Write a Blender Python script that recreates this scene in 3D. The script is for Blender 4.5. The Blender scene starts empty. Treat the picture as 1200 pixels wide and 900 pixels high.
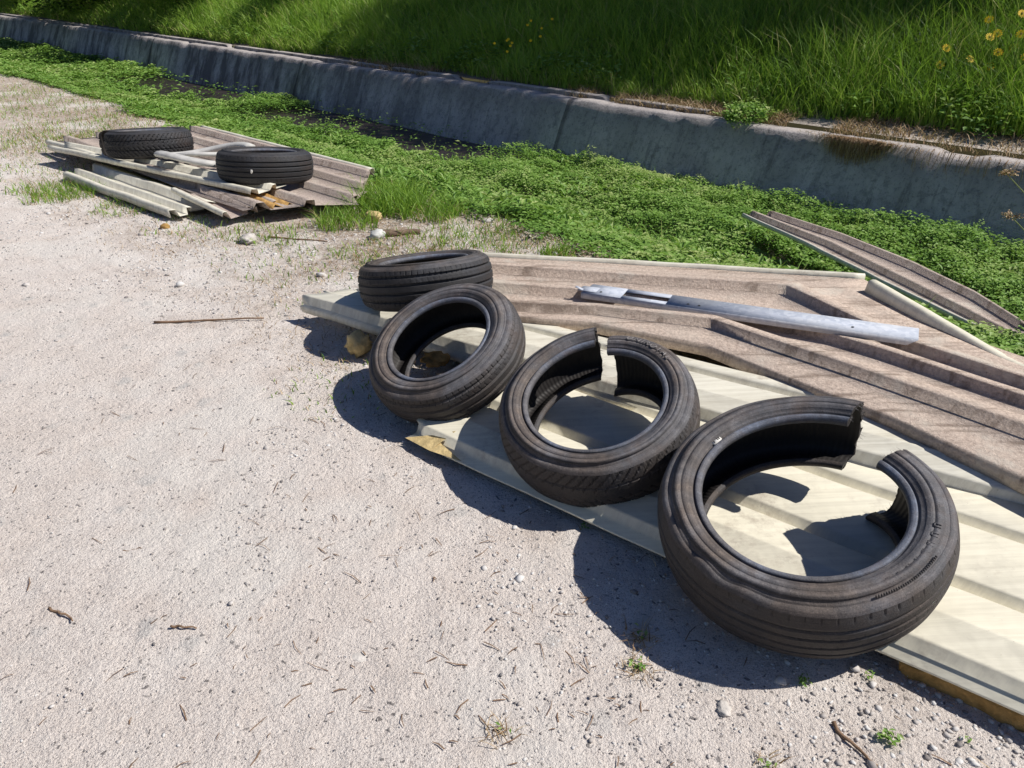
import bpy, math, random
import numpy as np
from mathutils import Matrix, Vector
rng = np.random.default_rng(7); random.seed(7)
sc = bpy.context.scene
col = sc.collection
R_ = math.radians
SQ = math.sqrt(.5)

# ---------------------------------------------------------------- helpers
def hashn(ix, iy, seed):
    n = (ix.astype(np.int64) * 374761393 + iy.astype(np.int64) * 668265263 + seed * 982451653) & 0x7fffffff
    n = ((n ^ (n >> 13)) * 1274126177) & 0x7fffffff
    n = (n ^ (n >> 16)) & 0xffffff
    return n / float(0xffffff)
def noise(x, y, f=1., seed=0, octv=1):
    x = np.asarray(x, float); y = np.asarray(y, float)
    out = np.zeros(np.broadcast(x, y).shape); amp = 1.; tot = 0.
    for o in range(octv):
        X = x * f; Y = y * f; ix = np.floor(X); iy = np.floor(Y); fx = X - ix; fy = Y - iy
        fx = fx * fx * (3 - 2 * fx); fy = fy * fy * (3 - 2 * fy)
        a = hashn(ix, iy, seed + o); b = hashn(ix + 1, iy, seed + o); c = hashn(ix, iy + 1, seed + o); d = hashn(ix + 1, iy + 1, seed + o)
        out = out + amp * ((a * (1 - fx) + b * fx) * (1 - fy) + (c * (1 - fx) + d * fx) * fy)
        tot += amp; amp *= .5; f *= 2.03
    return out / tot          # 0..1
def sstep(a, b, x):
    t = np.clip((np.asarray(x, float) - a) / (b - a), 0, 1); return t * t * (3 - 2 * t)

def mesh_np(name, V, faces_list, mat, parent=None, smooth=False, colattr=None, uv=None, mats=None, matidx=None):
    """faces_list: list of (n,k) int arrays"""
    me = bpy.data.meshes.new(name)
    V = np.asarray(V, np.float32)
    me.vertices.add(len(V)); me.vertices.foreach_set('co', V.ravel())
    loops = np.concatenate([f.ravel() for f in faces_list]).astype(np.int32)
    tots = np.concatenate([np.full(len(f), f.shape[1]) for f in faces_list]).astype(np.int32)
    starts = np.concatenate([[0], np.cumsum(tots)[:-1]]).astype(np.int32)
    me.loops.add(len(loops)); me.loops.foreach_set('vertex_index', loops)
    me.polygons.add(len(tots)); me.polygons.foreach_set('loop_start', starts)
    try: me.polygons.foreach_set('loop_total', tots)
    except Exception: pass
    if smooth: me.polygons.foreach_set('use_smooth', np.ones(len(tots), bool))
    for m in (mats or [mat]): me.materials.append(m)
    if matidx is not None: me.polygons.foreach_set('material_index', np.asarray(matidx, np.int32))
    if colattr is not None:
        a = me.attributes.new('tint', 'FLOAT', 'POINT'); a.data.foreach_set('value', np.asarray(colattr, np.float32))
    if uv is not None:
        l = me.uv_layers.new(name='UVMap'); l.data.foreach_set('uv', np.asarray(uv, np.float32)[loops].ravel())
    me.update(calc_edges=True); me.validate()
    o = bpy.data.objects.new(name, me); col.objects.link(o)
    if parent is not None: o.parent = parent
    return o
def tag(o, label=None, cat=None, group=None, kind=None):
    if label: o['label'] = label
    if cat: o['category'] = cat
    if group: o['group'] = group
    if kind: o['kind'] = kind
    return o
def empty(name, loc, label, cat, group=None):
    o = bpy.data.objects.new(name, None); col.objects.link(o); o.location = loc; o.empty_display_size = .1
    return tag(o, label, cat, group)
def grid_faces(nu, nv, wrapu=False):
    i = np.arange(nu if wrapu else nu - 1); j = np.arange(nv - 1)
    I, J = np.meshgrid(i, j, indexing='ij'); I2 = (I + 1) % nu
    return np.stack([I * nv + J, I2 * nv + J, I2 * nv + J + 1, I * nv + J + 1], -1).reshape(-1, 4)
def solidify(o, t, off=-1):
    m = o.modifiers.new('thick', 'SOLIDIFY'); m.thickness = t; m.offset = off; return o

# ---------------------------------------------------------------- materials
class NT:
    def __init__(s, name):
        s.m = bpy.data.materials.new(name); s.m.use_nodes = True; s.t = s.m.node_tree
        s.b = s.t.nodes['Principled BSDF']; s.tc = s.t.nodes.new('ShaderNodeTexCoord')
    def n(s, typ, ins=None, **kw):
        nd = s.t.nodes.new(typ)
        for k, v in kw.items(): setattr(nd, k, v)
        for k, v in (ins or {}).items():
            if isinstance(v, bpy.types.NodeSocket): s.t.links.new(v, nd.inputs[k])
            else: nd.inputs[k].default_value = v
        return nd
    def noise(s, scale, detail=4, rough=.6, vec=None, w=None):
        return s.n('ShaderNodeTexNoise', {'Vector': vec or s.tc.outputs['Object'], 'Scale': scale, 'Detail': detail, 'Roughness': rough}).outputs['Fac']
    def vor(s, scale, feature='F1', vec=None, out='Distance'):
        return s.n('ShaderNodeTexVoronoi', {'Vector': vec or s.tc.outputs['Object'], 'Scale': scale}, feature=feature).outputs[out]
    def ramp(s, fac, stops, interp='LINEAR'):
        r = s.n('ShaderNodeValToRGB', {'Fac': fac}); e = r.color_ramp; e.interpolation = interp
        while len(e.elements) < len(stops): e.elements.new(.5)
        for el, (p, c) in zip(e.elements, stops):
            el.position = p; el.color = (c, c, c, 1) if not isinstance(c, tuple) else (*c, 1)
        return r.outputs['Color']
    def mix(s, f, a, b, mode='MIX'):
        nd = s.n('ShaderNodeMix', data_type='RGBA', blend_type=mode)
        for k, v in ((0, f), (6, a), (7, b)):
            if isinstance(v, bpy.types.NodeSocket): s.t.links.new(v, nd.inputs[k])
            else: nd.inputs[k].default_value = ((*v, 1) if isinstance(v, tuple) else v)
        return nd.outputs[2]
    def math(s, op, a, b=0., clamp=False):
        return s.n('ShaderNodeMath', {0: a, 1: b}, operation=op, use_clamp=clamp).outputs[0]
    def stretch(s, sx, sy, sz, src='Object', rz=0):
        return s.n('ShaderNodeMapping', {'Vector': s.tc.outputs[src], 'Scale': (sx, sy, sz), 'Rotation': (0, 0, rz)}).outputs[0]
    def bump(s, h, strength=.5, dist=.01, prev=None):
        nd = s.n('ShaderNodeBump', {'Height': h, 'Strength': strength, 'Distance': dist})
        if prev is not None: s.t.links.new(prev, nd.inputs['Normal'])
        return nd.outputs[0]
    def out(s, color, rough=.8, normal=None, spec=.3, metal=0., **kw):
        for k, v in (('Base Color', color), ('Roughness', rough), ('Metallic', metal), ('Specular IOR Level', spec), *kw.items()):
            if isinstance(v, bpy.types.NodeSocket): s.t.links.new(v, s.b.inputs[k])
            else: s.b.inputs[k].default_value = ((*v, 1) if isinstance(v, tuple) and len(v) == 3 else v)
        if normal is not None: s.t.links.new(normal, s.b.inputs['Normal'])
        return s.m

def m_gravel():
    s = NT('gravel_ground'); o = s.tc.outputs['Object']
    big = s.noise(.7, 5, .6); mid = s.noise(5, 6, .65); fine = s.noise(60, 5, .7); grit = s.noise(330, 3, .6)
    c = s.mix(s.ramp(big, [(.3, 0.), (.7, 1.)]), (.93, .84, .77), (.97, .90, .845))
    c = s.mix(s.ramp(mid, [(.35, 0.), (.7, .8)]), c, (.82, .715, .64))
    c = s.mix(s.ramp(fine, [(.25, .5), (.42, 0.)]), c, (.30, .25, .22))
    c = s.mix(s.ramp(fine, [(.58, 0.), (.78, .6)]), c, (.66, .62, .58))
    c = s.mix(s.ramp(grit, [(.33, .85), (.44, 0.)]), c, (.26, .22, .215))
    g2 = s.noise(150, 4, .75)
    c = s.mix(s.ramp(g2, [(.32, .75), (.43, 0.)]), c, (.33, .28, .27))
    c = s.mix(s.ramp(g2, [(.57, 0.), (.70, .65)]), c, (.78, .74, .70))
    c = s.mix(s.ramp(grit, [(.56, 0.), (.70, .6)]), c, (.80, .76, .71))
    # embedded stones: pale blotches and dark specks
    warp = s.n('ShaderNodeVectorMath', {0: o, 1: s.n('ShaderNodeTexNoise', {'Vector': o, 'Scale': 22.}).outputs['Color']}, operation='MULTIPLY_ADD')
    warp.inputs[1].default_value = (1, 1, 1)
    w2 = s.n('ShaderNodeVectorMath', {0: s.n('ShaderNodeTexNoise', {'Vector': o, 'Scale': 25., 'Detail': 3.}).outputs['Color'], 'Scale': .05}, operation='SCALE').outputs[0]
    w3 = s.n('ShaderNodeVectorMath', {0: o, 1: w2}, operation='ADD').outputs[0]
    st = s.vor(9, vec=w3); pick = s.vor(9, vec=w3, out='Color')
    sel = s.ramp(s.n('ShaderNodeSeparateColor', {0: pick}).outputs[0], [(.72, 0.), (.80, 1.)])
    blotch = s.math('MULTIPLY', s.ramp(st, [(.16, 1.), (.30, 0.)]), sel)
    c = s.mix(s.math('MULTIPLY', blotch, .75), c, (.66, .63, .60))
    st2 = s.vor(70, vec=w3); p2 = s.n('ShaderNodeSeparateColor', {0: s.vor(70, vec=w3, out='Color')}).outputs[0]
    sp = s.math('MULTIPLY', s.ramp(st2, [(.2, 1.), (.33, 0.)]), s.ramp(p2, [(.86, 0.), (.9, 1.)]))
    c = s.mix(s.math('MULTIPLY', sp, .8), c, (.13, .12, .125))
    # towards the channel: brown litter, white stone chips
    v = s.n('ShaderNodeVectorMath', {0: o, 1: (SQ, SQ, 0)}, operation='DOT_PRODUCT').outputs['Value']
    vw = s.math('ADD', v, s.math('MULTIPLY', s.math('SUBTRACT', mid, .5), 1.6))
    edge = s.ramp(s.n('ShaderNodeMapRange', {'Value': vw, 'From Min': 1.15, 'From Max': 2.3}).outputs[0], [(0., 0.), (1., 1.)])
    lit = s.noise(28, 6, .75)
    brown = s.mix(s.ramp(lit, [(.4, 0.), (.6, 1.)]), (.29, .20, .13), (.66, .58, .50))
    brown = s.mix(s.ramp(s.vor(34, vec=w3), [(.14, 1.), (.26, 0.)]), brown, (.74, .73, .71))
    c = s.mix(s.math('MULTIPLY', edge, .9), c, brown)
    al = s.n('ShaderNodeVectorMath', {0: o, 1: (SQ, -SQ, 0)}, operation='DOT_PRODUCT').outputs['Value']
    tv = s.n('ShaderNodeCombineXYZ', {0: s.math('MULTIPLY', al, .9), 1: s.math('MULTIPLY', v, 42.), 2: 0.}).outputs[0]
    trk = s.n('ShaderNodeTexNoise', {'Vector': tv, 'Scale': 1., 'Detail': 3., 'Roughness': .6}).outputs['Fac']
    c = s.mix(s.math('MULTIPLY', s.ramp(trk, [(.34, .28), (.44, 0.)]), s.ramp(big, [(.45, 0.), (.6, 1.)])), c, (.50, .43, .40))
    wide = s.noise(1.7, 4, .6)
    c = s.mix(s.ramp(wide, [(.50, 0.), (.60, .65)]), c, (.88, .83, .775))
    h = s.math('ADD', s.math('MULTIPLY', fine, .6), s.math('MULTIPLY', g2, .45))
    n1 = s.bump(h, 1., .02); n2 = s.bump(s.math('ADD', sp, s.math('MULTIPLY', blotch, .6)), .6, .006, n1)
    return s.out(c, .95, n2, spec=.15)
def m_soil(name, a, b, sc_=12, rough=.95):
    s = NT(name); f = s.noise(sc_, 6, .7)
    c = s.mix(s.ramp(f, [(.35, 0.), (.65, 1.)]), a, b)
    return s.out(c, rough, s.bump(s.noise(sc_ * 4, 5, .7), .8 if rough > .9 else .3, .03), spec=.1 if rough > .9 else .5)
def m_bank():
    s = NT('bank_soil'); o = s.tc.outputs['Object']; f = s.noise(6, 6, .7); g = s.noise(40, 5, .75)
    c = s.mix(s.ramp(f, [(.35, 0.), (.65, 1.)]), (.07, .05, .035), (.15, .11, .075))
    v = s.n('ShaderNodeVectorMath', {0: o, 1: (SQ, SQ, 0)}, operation='DOT_PRODUCT').outputs['Value']
    al = s.n('ShaderNodeVectorMath', {0: o, 1: (SQ, -SQ, 0)}, operation='DOT_PRODUCT').outputs['Value']
    near = s.ramp(s.n('ShaderNodeMapRange', {'Value': s.math('ADD', v, s.math('MULTIPLY', f, .4)), 'From Min': 7.12, 'From Max': 7.32}).outputs[0], [(0., 1.), (1., 0.)])
    rgt = s.ramp(s.n('ShaderNodeMapRange', {'Value': al, 'From Min': -4.2, 'From Max': -2.6}).outputs[0], [(0., .25), (1., 1.)])
    pale = s.mix(s.ramp(g, [(.35, 0.), (.6, 1.)]), (.42, .34, .28), (.80, .73, .66))
    c = s.mix(s.math('MULTIPLY', near, rgt), c, pale)
    return s.out(c, .95, s.bump(g, 1., .03), spec=.1)
def m_rubber(name, dust=.5, base=(.026, .025, .029), dustc=(.25, .20, .168), inner=False):
    s = NT(name); uv = s.tc.outputs['UV']; o = s.tc.outputs['Object']
    f1 = s.noise(9, 6, .7); f2 = s.noise(70, 4, .7)
    ring = s.noise(1., 3, .5, s.stretch(1.2, 160, 1, 'UV')); ring2 = s.noise(1., 2, .5, s.stretch(60, 14, 1, 'UV'))
    geo = s.n('ShaderNodeNewGeometry'); nz = s.n('ShaderNodeSeparateXYZ', {0: geo.outputs['Normal']}).outputs[2]
    up = s.ramp(nz, [(.0, .25), (.85, 1.)])
    d = s.math('MULTIPLY', s.ramp(f1, [(.3, .25), (.7, 1.)]), up)
    d = s.math('MULTIPLY', d, s.ramp(ring, [(.3, .55), (.65, 1.)]))
    d = s.math('MULTIPLY', d, s.ramp(ring2, [(.3, .7), (.7, 1.)]))
    d = s.math('MULTIPLY', s.math('ADD', d, s.math('MULTIPLY', s.ramp(f2, [(.5, 0.), (.75, .6)]), d)), dust * 1.25, True)
    hue = s.ramp(s.noise(6, 3, .6), [(.42, 0.), (.6, 1.)])
    c = s.mix(d, base, s.mix(hue, dustc, (dustc[0] * .86, dustc[1] * 1.06, dustc[2] * 1.36)))
    pale = s.math('MULTIPLY', s.ramp(s.noise(3.2, 4, .6), [(.56, 0.), (.72, .55)]), d)
    c = s.mix(pale, c, (.20, .20, .215))
    rust = s.ramp(s.noise(5, 5, .7), [(.56, 0.), (.72, .5)])
    c = s.mix(s.math('MULTIPLY', rust, dust * .8), c, (.15, .085, .05))
    spk = s.math('MULTIPLY', s.ramp(s.noise(300, 3, .7), [(.56, 0.), (.70, .75)]), d)
    c = s.mix(spk, c, (.36, .31, .28))
    c = s.mix(s.ramp(s.noise(360, 3, .7), [(.30, .7), (.44, 0.)]), c, (.018, .016, .018))
    rg = s.ramp(f1, [(.3, .5), (.7, .78)])
    b1 = s.bump(s.noise(260, 4, .7), .55, .003)
    b2 = s.bump(ring, .35, .003, b1); b3 = s.bump(s.noise(14, 4, .6), .25, .008, b2)
    return s.out(c, rg, b3, spec=.32)
def m_liner():
    s = NT('tyre_inner_liner'); w = s.n('ShaderNodeTexWave', {'Vector': s.tc.outputs['UV'], 'Scale': 40.}).outputs['Fac']
    c = s.mix(s.noise(12, 5, .7), (.012, .011, .012), (.04, .035, .033))
    return s.out(c, .6, s.bump(w, .35, .002), spec=.35)
def m_panel(name, a=(.83, .785, .64), stain=.5, rz=0.):
    s = NT(name)
    st = s.noise(1., 7, .75, s.stretch(2.2, 60, 8, 'Object', rz)); st2 = s.noise(1., 4, .6, s.stretch(.9, 5, 2, 'Object', rz)); sp = s.noise(110, 4, .7); bl = s.noise(3, 8, .78)
    c = s.mix(s.math('MULTIPLY', s.ramp(st, [(.35, 1.), (.6, 0.)]), stain), a, (.50, .46, .37))
    c = s.mix(s.math('MULTIPLY', s.ramp(bl, [(.55, 0.), (.62, .5)]), stain), c, (.46, .43, .36))
    c = s.mix(s.math('MULTIPLY', s.ramp(st2, [(.52, 0.), (.7, .35)]), stain), c, (.64, .63, .57))
    c = s.mix(s.ramp(sp, [(.68, 0.), (.76, .7)]), c, (.25, .20, .15))
    scr = s.noise(1., 3, .7, s.stretch(7, 190, 40, 'Object', rz + .12))
    c = s.mix(s.ramp(scr, [(.70, 0.), (.74, .55)]), c, (.30, .27, .22))
    grime = s.math('MULTIPLY', s.ramp(s.noise(2.6, 6, .75), [(.52, 0.), (.66, 1.)]), s.ramp(s.noise(34, 5, .8), [(.42, 0.), (.6, .75)]))
    c = s.mix(grime, c, (.42, .36, .29))
    rust = s.ramp(s.noise(15, 6, .8), [(.70, 0.), (.76, .8)])
    c = s.mix(rust, c, (.30, .16, .08))
    b = s.bump(s.noise(7, 3, .5), .45, .016)
    return s.out(c, s.ramp(st2, [(.3, .38), (.7, .6)]), s.bump(sp, .08, .002, b), spec=.4)
def m_felt(name, a=(.72, .595, .50), b=(.42, .325, .27), pale=.5):
    s = NT(name); f = s.noise(85, 5, .8); g = s.noise(7, 5, .6); st = s.noise(1., 5, .6, s.stretch(3, 30, 8, 'Object', R_(38)))
    c = s.mix(s.ramp(f, [(.35, 0.), (.62, 1.)]), b, a)
    c = s.mix(s.ramp(g, [(.5, 0.), (.75, pale)]), c, (.56, .50, .43))
    c = s.mix(s.ramp(st, [(.36, .65), (.46, 0.)]), c, (.22, .165, .13))
    c = s.mix(s.ramp(s.noise(3.5, 6, .75), [(.56, 0.), (.66, .6)]), c, (.66, .60, .52))
    c = s.mix(s.ramp(s.noise(13, 6, .8), [(.64, 0.), (.70, .7)]), c, (.17, .12, .09))
    c = s.mix(s.ramp(s.noise(260, 2, .6), [(.6, 0.), (.7, .5)]), c, (.62, .56, .5))
    return s.out(c, .95, s.bump(f, .8, .008), spec=.1)
def m_leaf(name, cols, trans=.35, rough=.5):
    s = NT(name); a = s.n('ShaderNodeAttribute', attribute_name='tint').outputs['Fac']
    n = len(cols); c = s.ramp(a, [(i / (n - 1), cols[i]) for i in range(n)])
    s.out(c, rough, spec=.35)
    tr = s.n('ShaderNodeBsdfTranslucent', {'Color': s.mix(.5, c, (.25, .42, .03))})
    mx = s.n('ShaderNodeMixShader', {0: trans, 1: s.b.outputs[0], 2: tr.outputs[0]})
    s.t.links.new(mx.outputs[0], s.t.nodes['Material Output'].inputs[0]); return s.m
def m_concrete():
    s = NT('weathered_concrete')
    g = s.tc.outputs['Object']
    f = s.noise(2.2, 6, .65); sp = s.noise(45, 5, .75)
    # streaks run down the face (z), varying along the wall
    al = s.n('ShaderNodeVectorMath', {0: g, 1: (SQ, -SQ, 0)}, operation='DOT_PRODUCT').outputs['Value']
    z = s.n('ShaderNodeSeparateXYZ', {0: g}).outputs[2]
    vec = s.n('ShaderNodeCombineXYZ', {0: s.math('MULTIPLY', al, 2.6), 1: s.math('MULTIPLY', z, .9), 2: 0.}).outputs[0]
    st = s.noise(1., 6, .7, vec)
    c = s.mix(s.ramp(f, [(.3, 0.), (.7, 1.)]), (.56, .50, .485), (.68, .62, .605))
    lft = s.ramp(s.n('ShaderNodeMapRange', {'Value': al, 'From Min': -11., 'From Max': -6.}).outputs[0], [(0., 1.), (1., .25)])
    c = s.mix(s.math('MULTIPLY', lft, s.ramp(st, [(.42, .8), (.55, 0.)])), c, (.095, .085, .09))
    c = s.mix(s.ramp(s.noise(14, 7, .8), [(.40, .5), (.50, 0.)]), c, (.20, .18, .185))
    c = s.mix(s.ramp(s.noise(1., 6, .75, s.n('ShaderNodeCombineXYZ', {0: s.math('MULTIPLY', al, 14.), 1: s.math('MULTIPLY', z, 1.5), 2: 3.}).outputs[0]), [(.36, .5), (.46, 0.)]), c, (.18, .16, .16))
    c = s.mix(s.math('MULTIPLY', lft, s.ramp(st, [(.60, 0.), (.70, .7)])), c, (.50, .47, .46))
    c = s.mix(s.ramp(sp, [(.3, .7), (.45, 0.)]), c, (.10, .09, .09))
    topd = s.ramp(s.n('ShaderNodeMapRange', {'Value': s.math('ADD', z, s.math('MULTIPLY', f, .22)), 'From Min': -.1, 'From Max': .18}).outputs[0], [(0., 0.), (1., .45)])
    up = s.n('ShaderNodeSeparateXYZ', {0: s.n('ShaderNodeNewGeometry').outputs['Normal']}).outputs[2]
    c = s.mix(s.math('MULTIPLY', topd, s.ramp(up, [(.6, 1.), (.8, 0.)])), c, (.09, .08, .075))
    c = s.mix(s.ramp(up, [(.7, 0.), (.9, .6)]), c, (.45, .41, .38))
    # casting joints every so often
    fr = s.math('FRACT', s.math('MULTIPLY', s.math('ADD', al, .37), .19))
    jt = s.ramp(fr, [(0., 1.), (.008, 1.), (.014, 0.)])
    c = s.mix(s.math('MULTIPLY', jt, .6), c, (.03, .028, .028))
    return s.out(c, .9, s.bump(jt, .5, -.02, s.bump(sp, .7, .015, s.bump(st, .3, .03))), spec=.2)
def m_plain(name, c, rough=.7, var=.3, sc_=20, metal=0., bump=.3, spec=.3):
    s = NT(name); f = s.noise(sc_, 5, .65)
    d = tuple(x * (1 - var) for x in c); e = tuple(min(1, x * (1 + var * .6)) for x in c)
    return s.out(s.mix(s.ramp(f, [(.35, 0.), (.65, 1.)]), d, e), rough, s.bump(s.noise(sc_ * 4, 4, .6), bump, .004), metal=metal, spec=spec)
def m_galv():
    s = NT('galvanised_steel'); v = s.n('ShaderNodeSeparateColor', {0: s.vor(70, out='Color')}).outputs[0]; f = s.noise(5, 5, .6)
    c = s.mix(v, (.40, .44, .53), (.54, .575, .65)); c = s.mix(s.ramp(f, [(.5, 0.), (.7, .4)]), c, (.65, .64, .62))
    return s.out(c, s.ramp(v, [(0., .6), (1., .75)]), s.bump(s.noise(20, 3, .5), .1, .003), metal=.0, spec=.3)

M = dict(gravel=m_gravel(), mud=m_soil('wet_mud', (.016, .013, .014), (.055, .042, .040), 5, .35), bank=m_bank(),
    rubA=m_rubber('dusty_rubber', .85), rubT=m_rubber('worn_tread_rubber', .62, (.030, .027, .027), (.20, .16, .135)), rubD=m_rubber('dark_rubber', .35, (.026, .025, .027), (.10, .095, .095)),
    pale=m_rubber('raised_letter_rubber', 1., (.09, .08, .08), (.25, .22, .2)), bead=m_rubber('scuffed_bead_rubber', .9, (.035, .034, .04), (.26, .25, .26)), letter=m_plain('raised_letter', (.26, .24, .235), .7, .3, 60), liner=m_liner(), cream=m_panel('cream_painted_sheet', stain=.4, rz=R_(38)), creamB=m_panel('weathered_cream_sheet', (.78, .75, .64), .65, rz=R_(33)), felt=m_felt('brown_foam_residue'),
    feltD=m_felt('grey_brown_foam_residue', (.56, .47, .415), (.33, .265, .23), .35), foam=m_plain('aged_foam', (.50, .30, .11), .95, .4, 30, bump=.9, spec=.1), foamY=m_plain('yellow_foam', (.68, .52, .26), .9, .35, 22, bump=.8, spec=.1),
    conc=m_concrete(), galv=m_galv(), white=m_plain('grey_white_plastic', (.55, .54, .52), .5, .2, 10), stone=m_plain('pale_stone', (.60, .56, .52), .9, .25, 30, bump=.8),
    stoneD=m_plain('dark_stone', (.20, .19, .195), .85, .3, 30, bump=.8), wood=m_plain('dry_wood', (.20, .14, .10), .9, .4, 25, bump=.8), bark=m_plain('tree_bark', (.12, .09, .065), .95, .4, 9, bump=1.),
    twig=m_plain('dry_twig', (.24, .155, .10), .9, .3, 30), rag=m_plain('pale_rag', (.60, .60, .58), .9, .2, 12, bump=.6), stem=m_plain('green_stem', (.20, .25, .09), .7, .3, 12),
    yellow=m_plain('yellow_petals', (.95, .60, .01), .6, .15, 40), dot=m_plain('black_ink', (.02, .02, .02), .7, .1), sticker=m_plain('white_sticker', (.72, .70, .66), .6, .15, 60),
    leafA=m_leaf('watercress_leaves', [(.022, .048, .012), (.070, .150, .026), (.135, .275, .048), (.25, .42, .09), (.45, .53, .20)], .3),
    leafB=m_leaf('grass_blades', [(.03, .065, .014), (.085, .175, .026), (.19, .36, .045), (.36, .54, .08), (.60, .54, .24)], .35),
    leafT=m_leaf('tree_leaves', [(.02, .04, .01), (.04, .08, .015), (.07, .13, .02)], .25), dry=m_leaf('dry_grass', [(.15, .08, .045), (.42, .27, .15), (.70, .56, .38)], .15, .8))

# ---------------------------------------------------------------- terrain   v across the channel, u along it
VE, VW, VT = 2.97, 6.21, 6.5         # gravel edge, wall foot, wall top edge
def uv2xy(u, v): return SQ * (u + v), SQ * (v - u)
def xy2uv(x, y): return SQ * (x - y), SQ * (x + y)
def edge_v(u): return VE + .16 * (noise(u, u * 0, 1.1, 5, 2) - .5) * 2
def terrain(x, y):
    u, v = xy2uv(x, y); e = edge_v(u)
    z = -.50 * sstep(e - .12, e + 1.5, v) - .04 * sstep(4.5, 6, v)
    z += .012 * (noise(x, y, 1.4, 2, 3) - .5) * 2 + .006 * (noise(x, y, 9, 3, 2) - .5)
    b = .07 + .43 * np.clip(v - 6.95, 0, 4) + .12 * np.clip(v - 10.95, 0, 30) + .10 * (noise(x, y, .8, 9, 3) - .5) * np.clip(v - 6.9, 0, 1)
    return np.where(v > 6.7, b, z)
def axis(stops):
    out = []
    for (a, b, st) in stops: out.append(np.arange(a, b, st))
    return np.concatenate(out + [[stops[-1][1]]])
def sheet_uv(name, us, vs, mat, fine=False):
    U, Vv = np.meshgrid(us, vs, indexing='ij'); X, Y = uv2xy(U, Vv); Z = terrain(X, Y)
    if fine:
        near = np.clip(1.4 - np.hypot(X, Y - 2) / 6, 0, 1)
        Z = Z + near * (.007 * (noise(X, Y, 26, 11, 2) - .5) + .005 * (noise(X, Y, 60, 12, 1) - .5))
    o = mesh_np(name, np.stack([X, Y, Z], -1).reshape(-1, 3), [grid_faces(len(us), len(vs))[:, ::-1]], mat, smooth=True)
    return tag(o, kind='structure')
ua = axis([(-90, -30, 6), (-30, -10, .5), (-10, -5, .08), (-5, 1.2, .018), (1.2, 6, .1), (6, 60, 3)])
sheet_uv('ground', ua, axis([(-60, -6, 3), (-6, -1, .1), (-1, 3.15, .018)]), M['gravel'], True)
uc = axis([(-90, -30, 4), (-30, 5, .15), (5, 60, 3)])
sheet_uv('channel_bed', uc, axis([(3.15, 6.2, .1), (6.2, 6.45, .125)]), M['mud'])
sheet_uv('grass_bank', uc, axis([(6.72, 11, .15), (11, 20, 1), (20, 80, 6)]), M['bank'])

# channel wall: battered face, ledge and a second kerb set back
def wall():
    root = empty('channel_wall', (0, 0, -.55), 'long weathered concrete channel wall with battered face and stepped coping', 'wall')
    us = axis([(-60, -20, .5), (-20, 4, .06), (4, 20, .5)])
    prof = [(6.19, -.62), (6.245, -.45), (6.31, -.30), (6.38, -.15), (6.44, -.03), (6.475, .035), (6.50, .05), (6.56, .052), (6.62, .050), (6.66, .048)]
    V = []
    for (v, z) in prof:
        vv = v + .012 * (noise(us, us * 0 + z * 3, 4, 21, 3) - .5) * 2 + (.02 * (noise(us, us * 0, 7, 23, 2) - .5) if z > .02 else 0)
        zz = z + (.022 * (noise(us, us * 0, 3, 22, 3) - .5) if z > 0 else 0) - .03 * sstep(.66, .75, noise(us, us * 0 + 5, 2.3, 25, 2)) * (z > .02)
        x, y = uv2xy(us, vv); V.append(np.stack([x, y, zz + us * 0], -1))
    V = np.stack(V, 1)
    o = mesh_np('wall_face', V.reshape(-1, 3), [grid_faces(len(us), len(prof))[:, ::-1]], M['conc'], root, smooth=False)
    o.location = (0, 0, .55)
    prof = [(6.64, -.1), (6.642, .080), (6.647, .088), (6.70, .089), (6.74, .088), (6.75, -.1)]
    us2 = us[us < -4.0]; V = []
    for (v, z) in prof:
        vv = v + .02 * (noise(us2, us2 * 0, 3, 31, 3) - .5) + .012 * (noise(us2, us2 * 0, 17, 35, 2) - .5); zz = z - (.05 * sstep(.72, .80, noise(us2, us2 * 0, 2.1, 33, 2)) if z > 0 else 0) + 0 * us2
        x, y = uv2xy(us2, vv); V.append(np.stack([x, y, zz + 0 * us2], -1))
    o = mesh_np('coping', np.stack(V, 1).reshape(-1, 3), [grid_faces(len(us2), len(prof))[:, ::-1]], M['conc'], root); o.location = (0, 0, .55)
wall()

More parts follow.
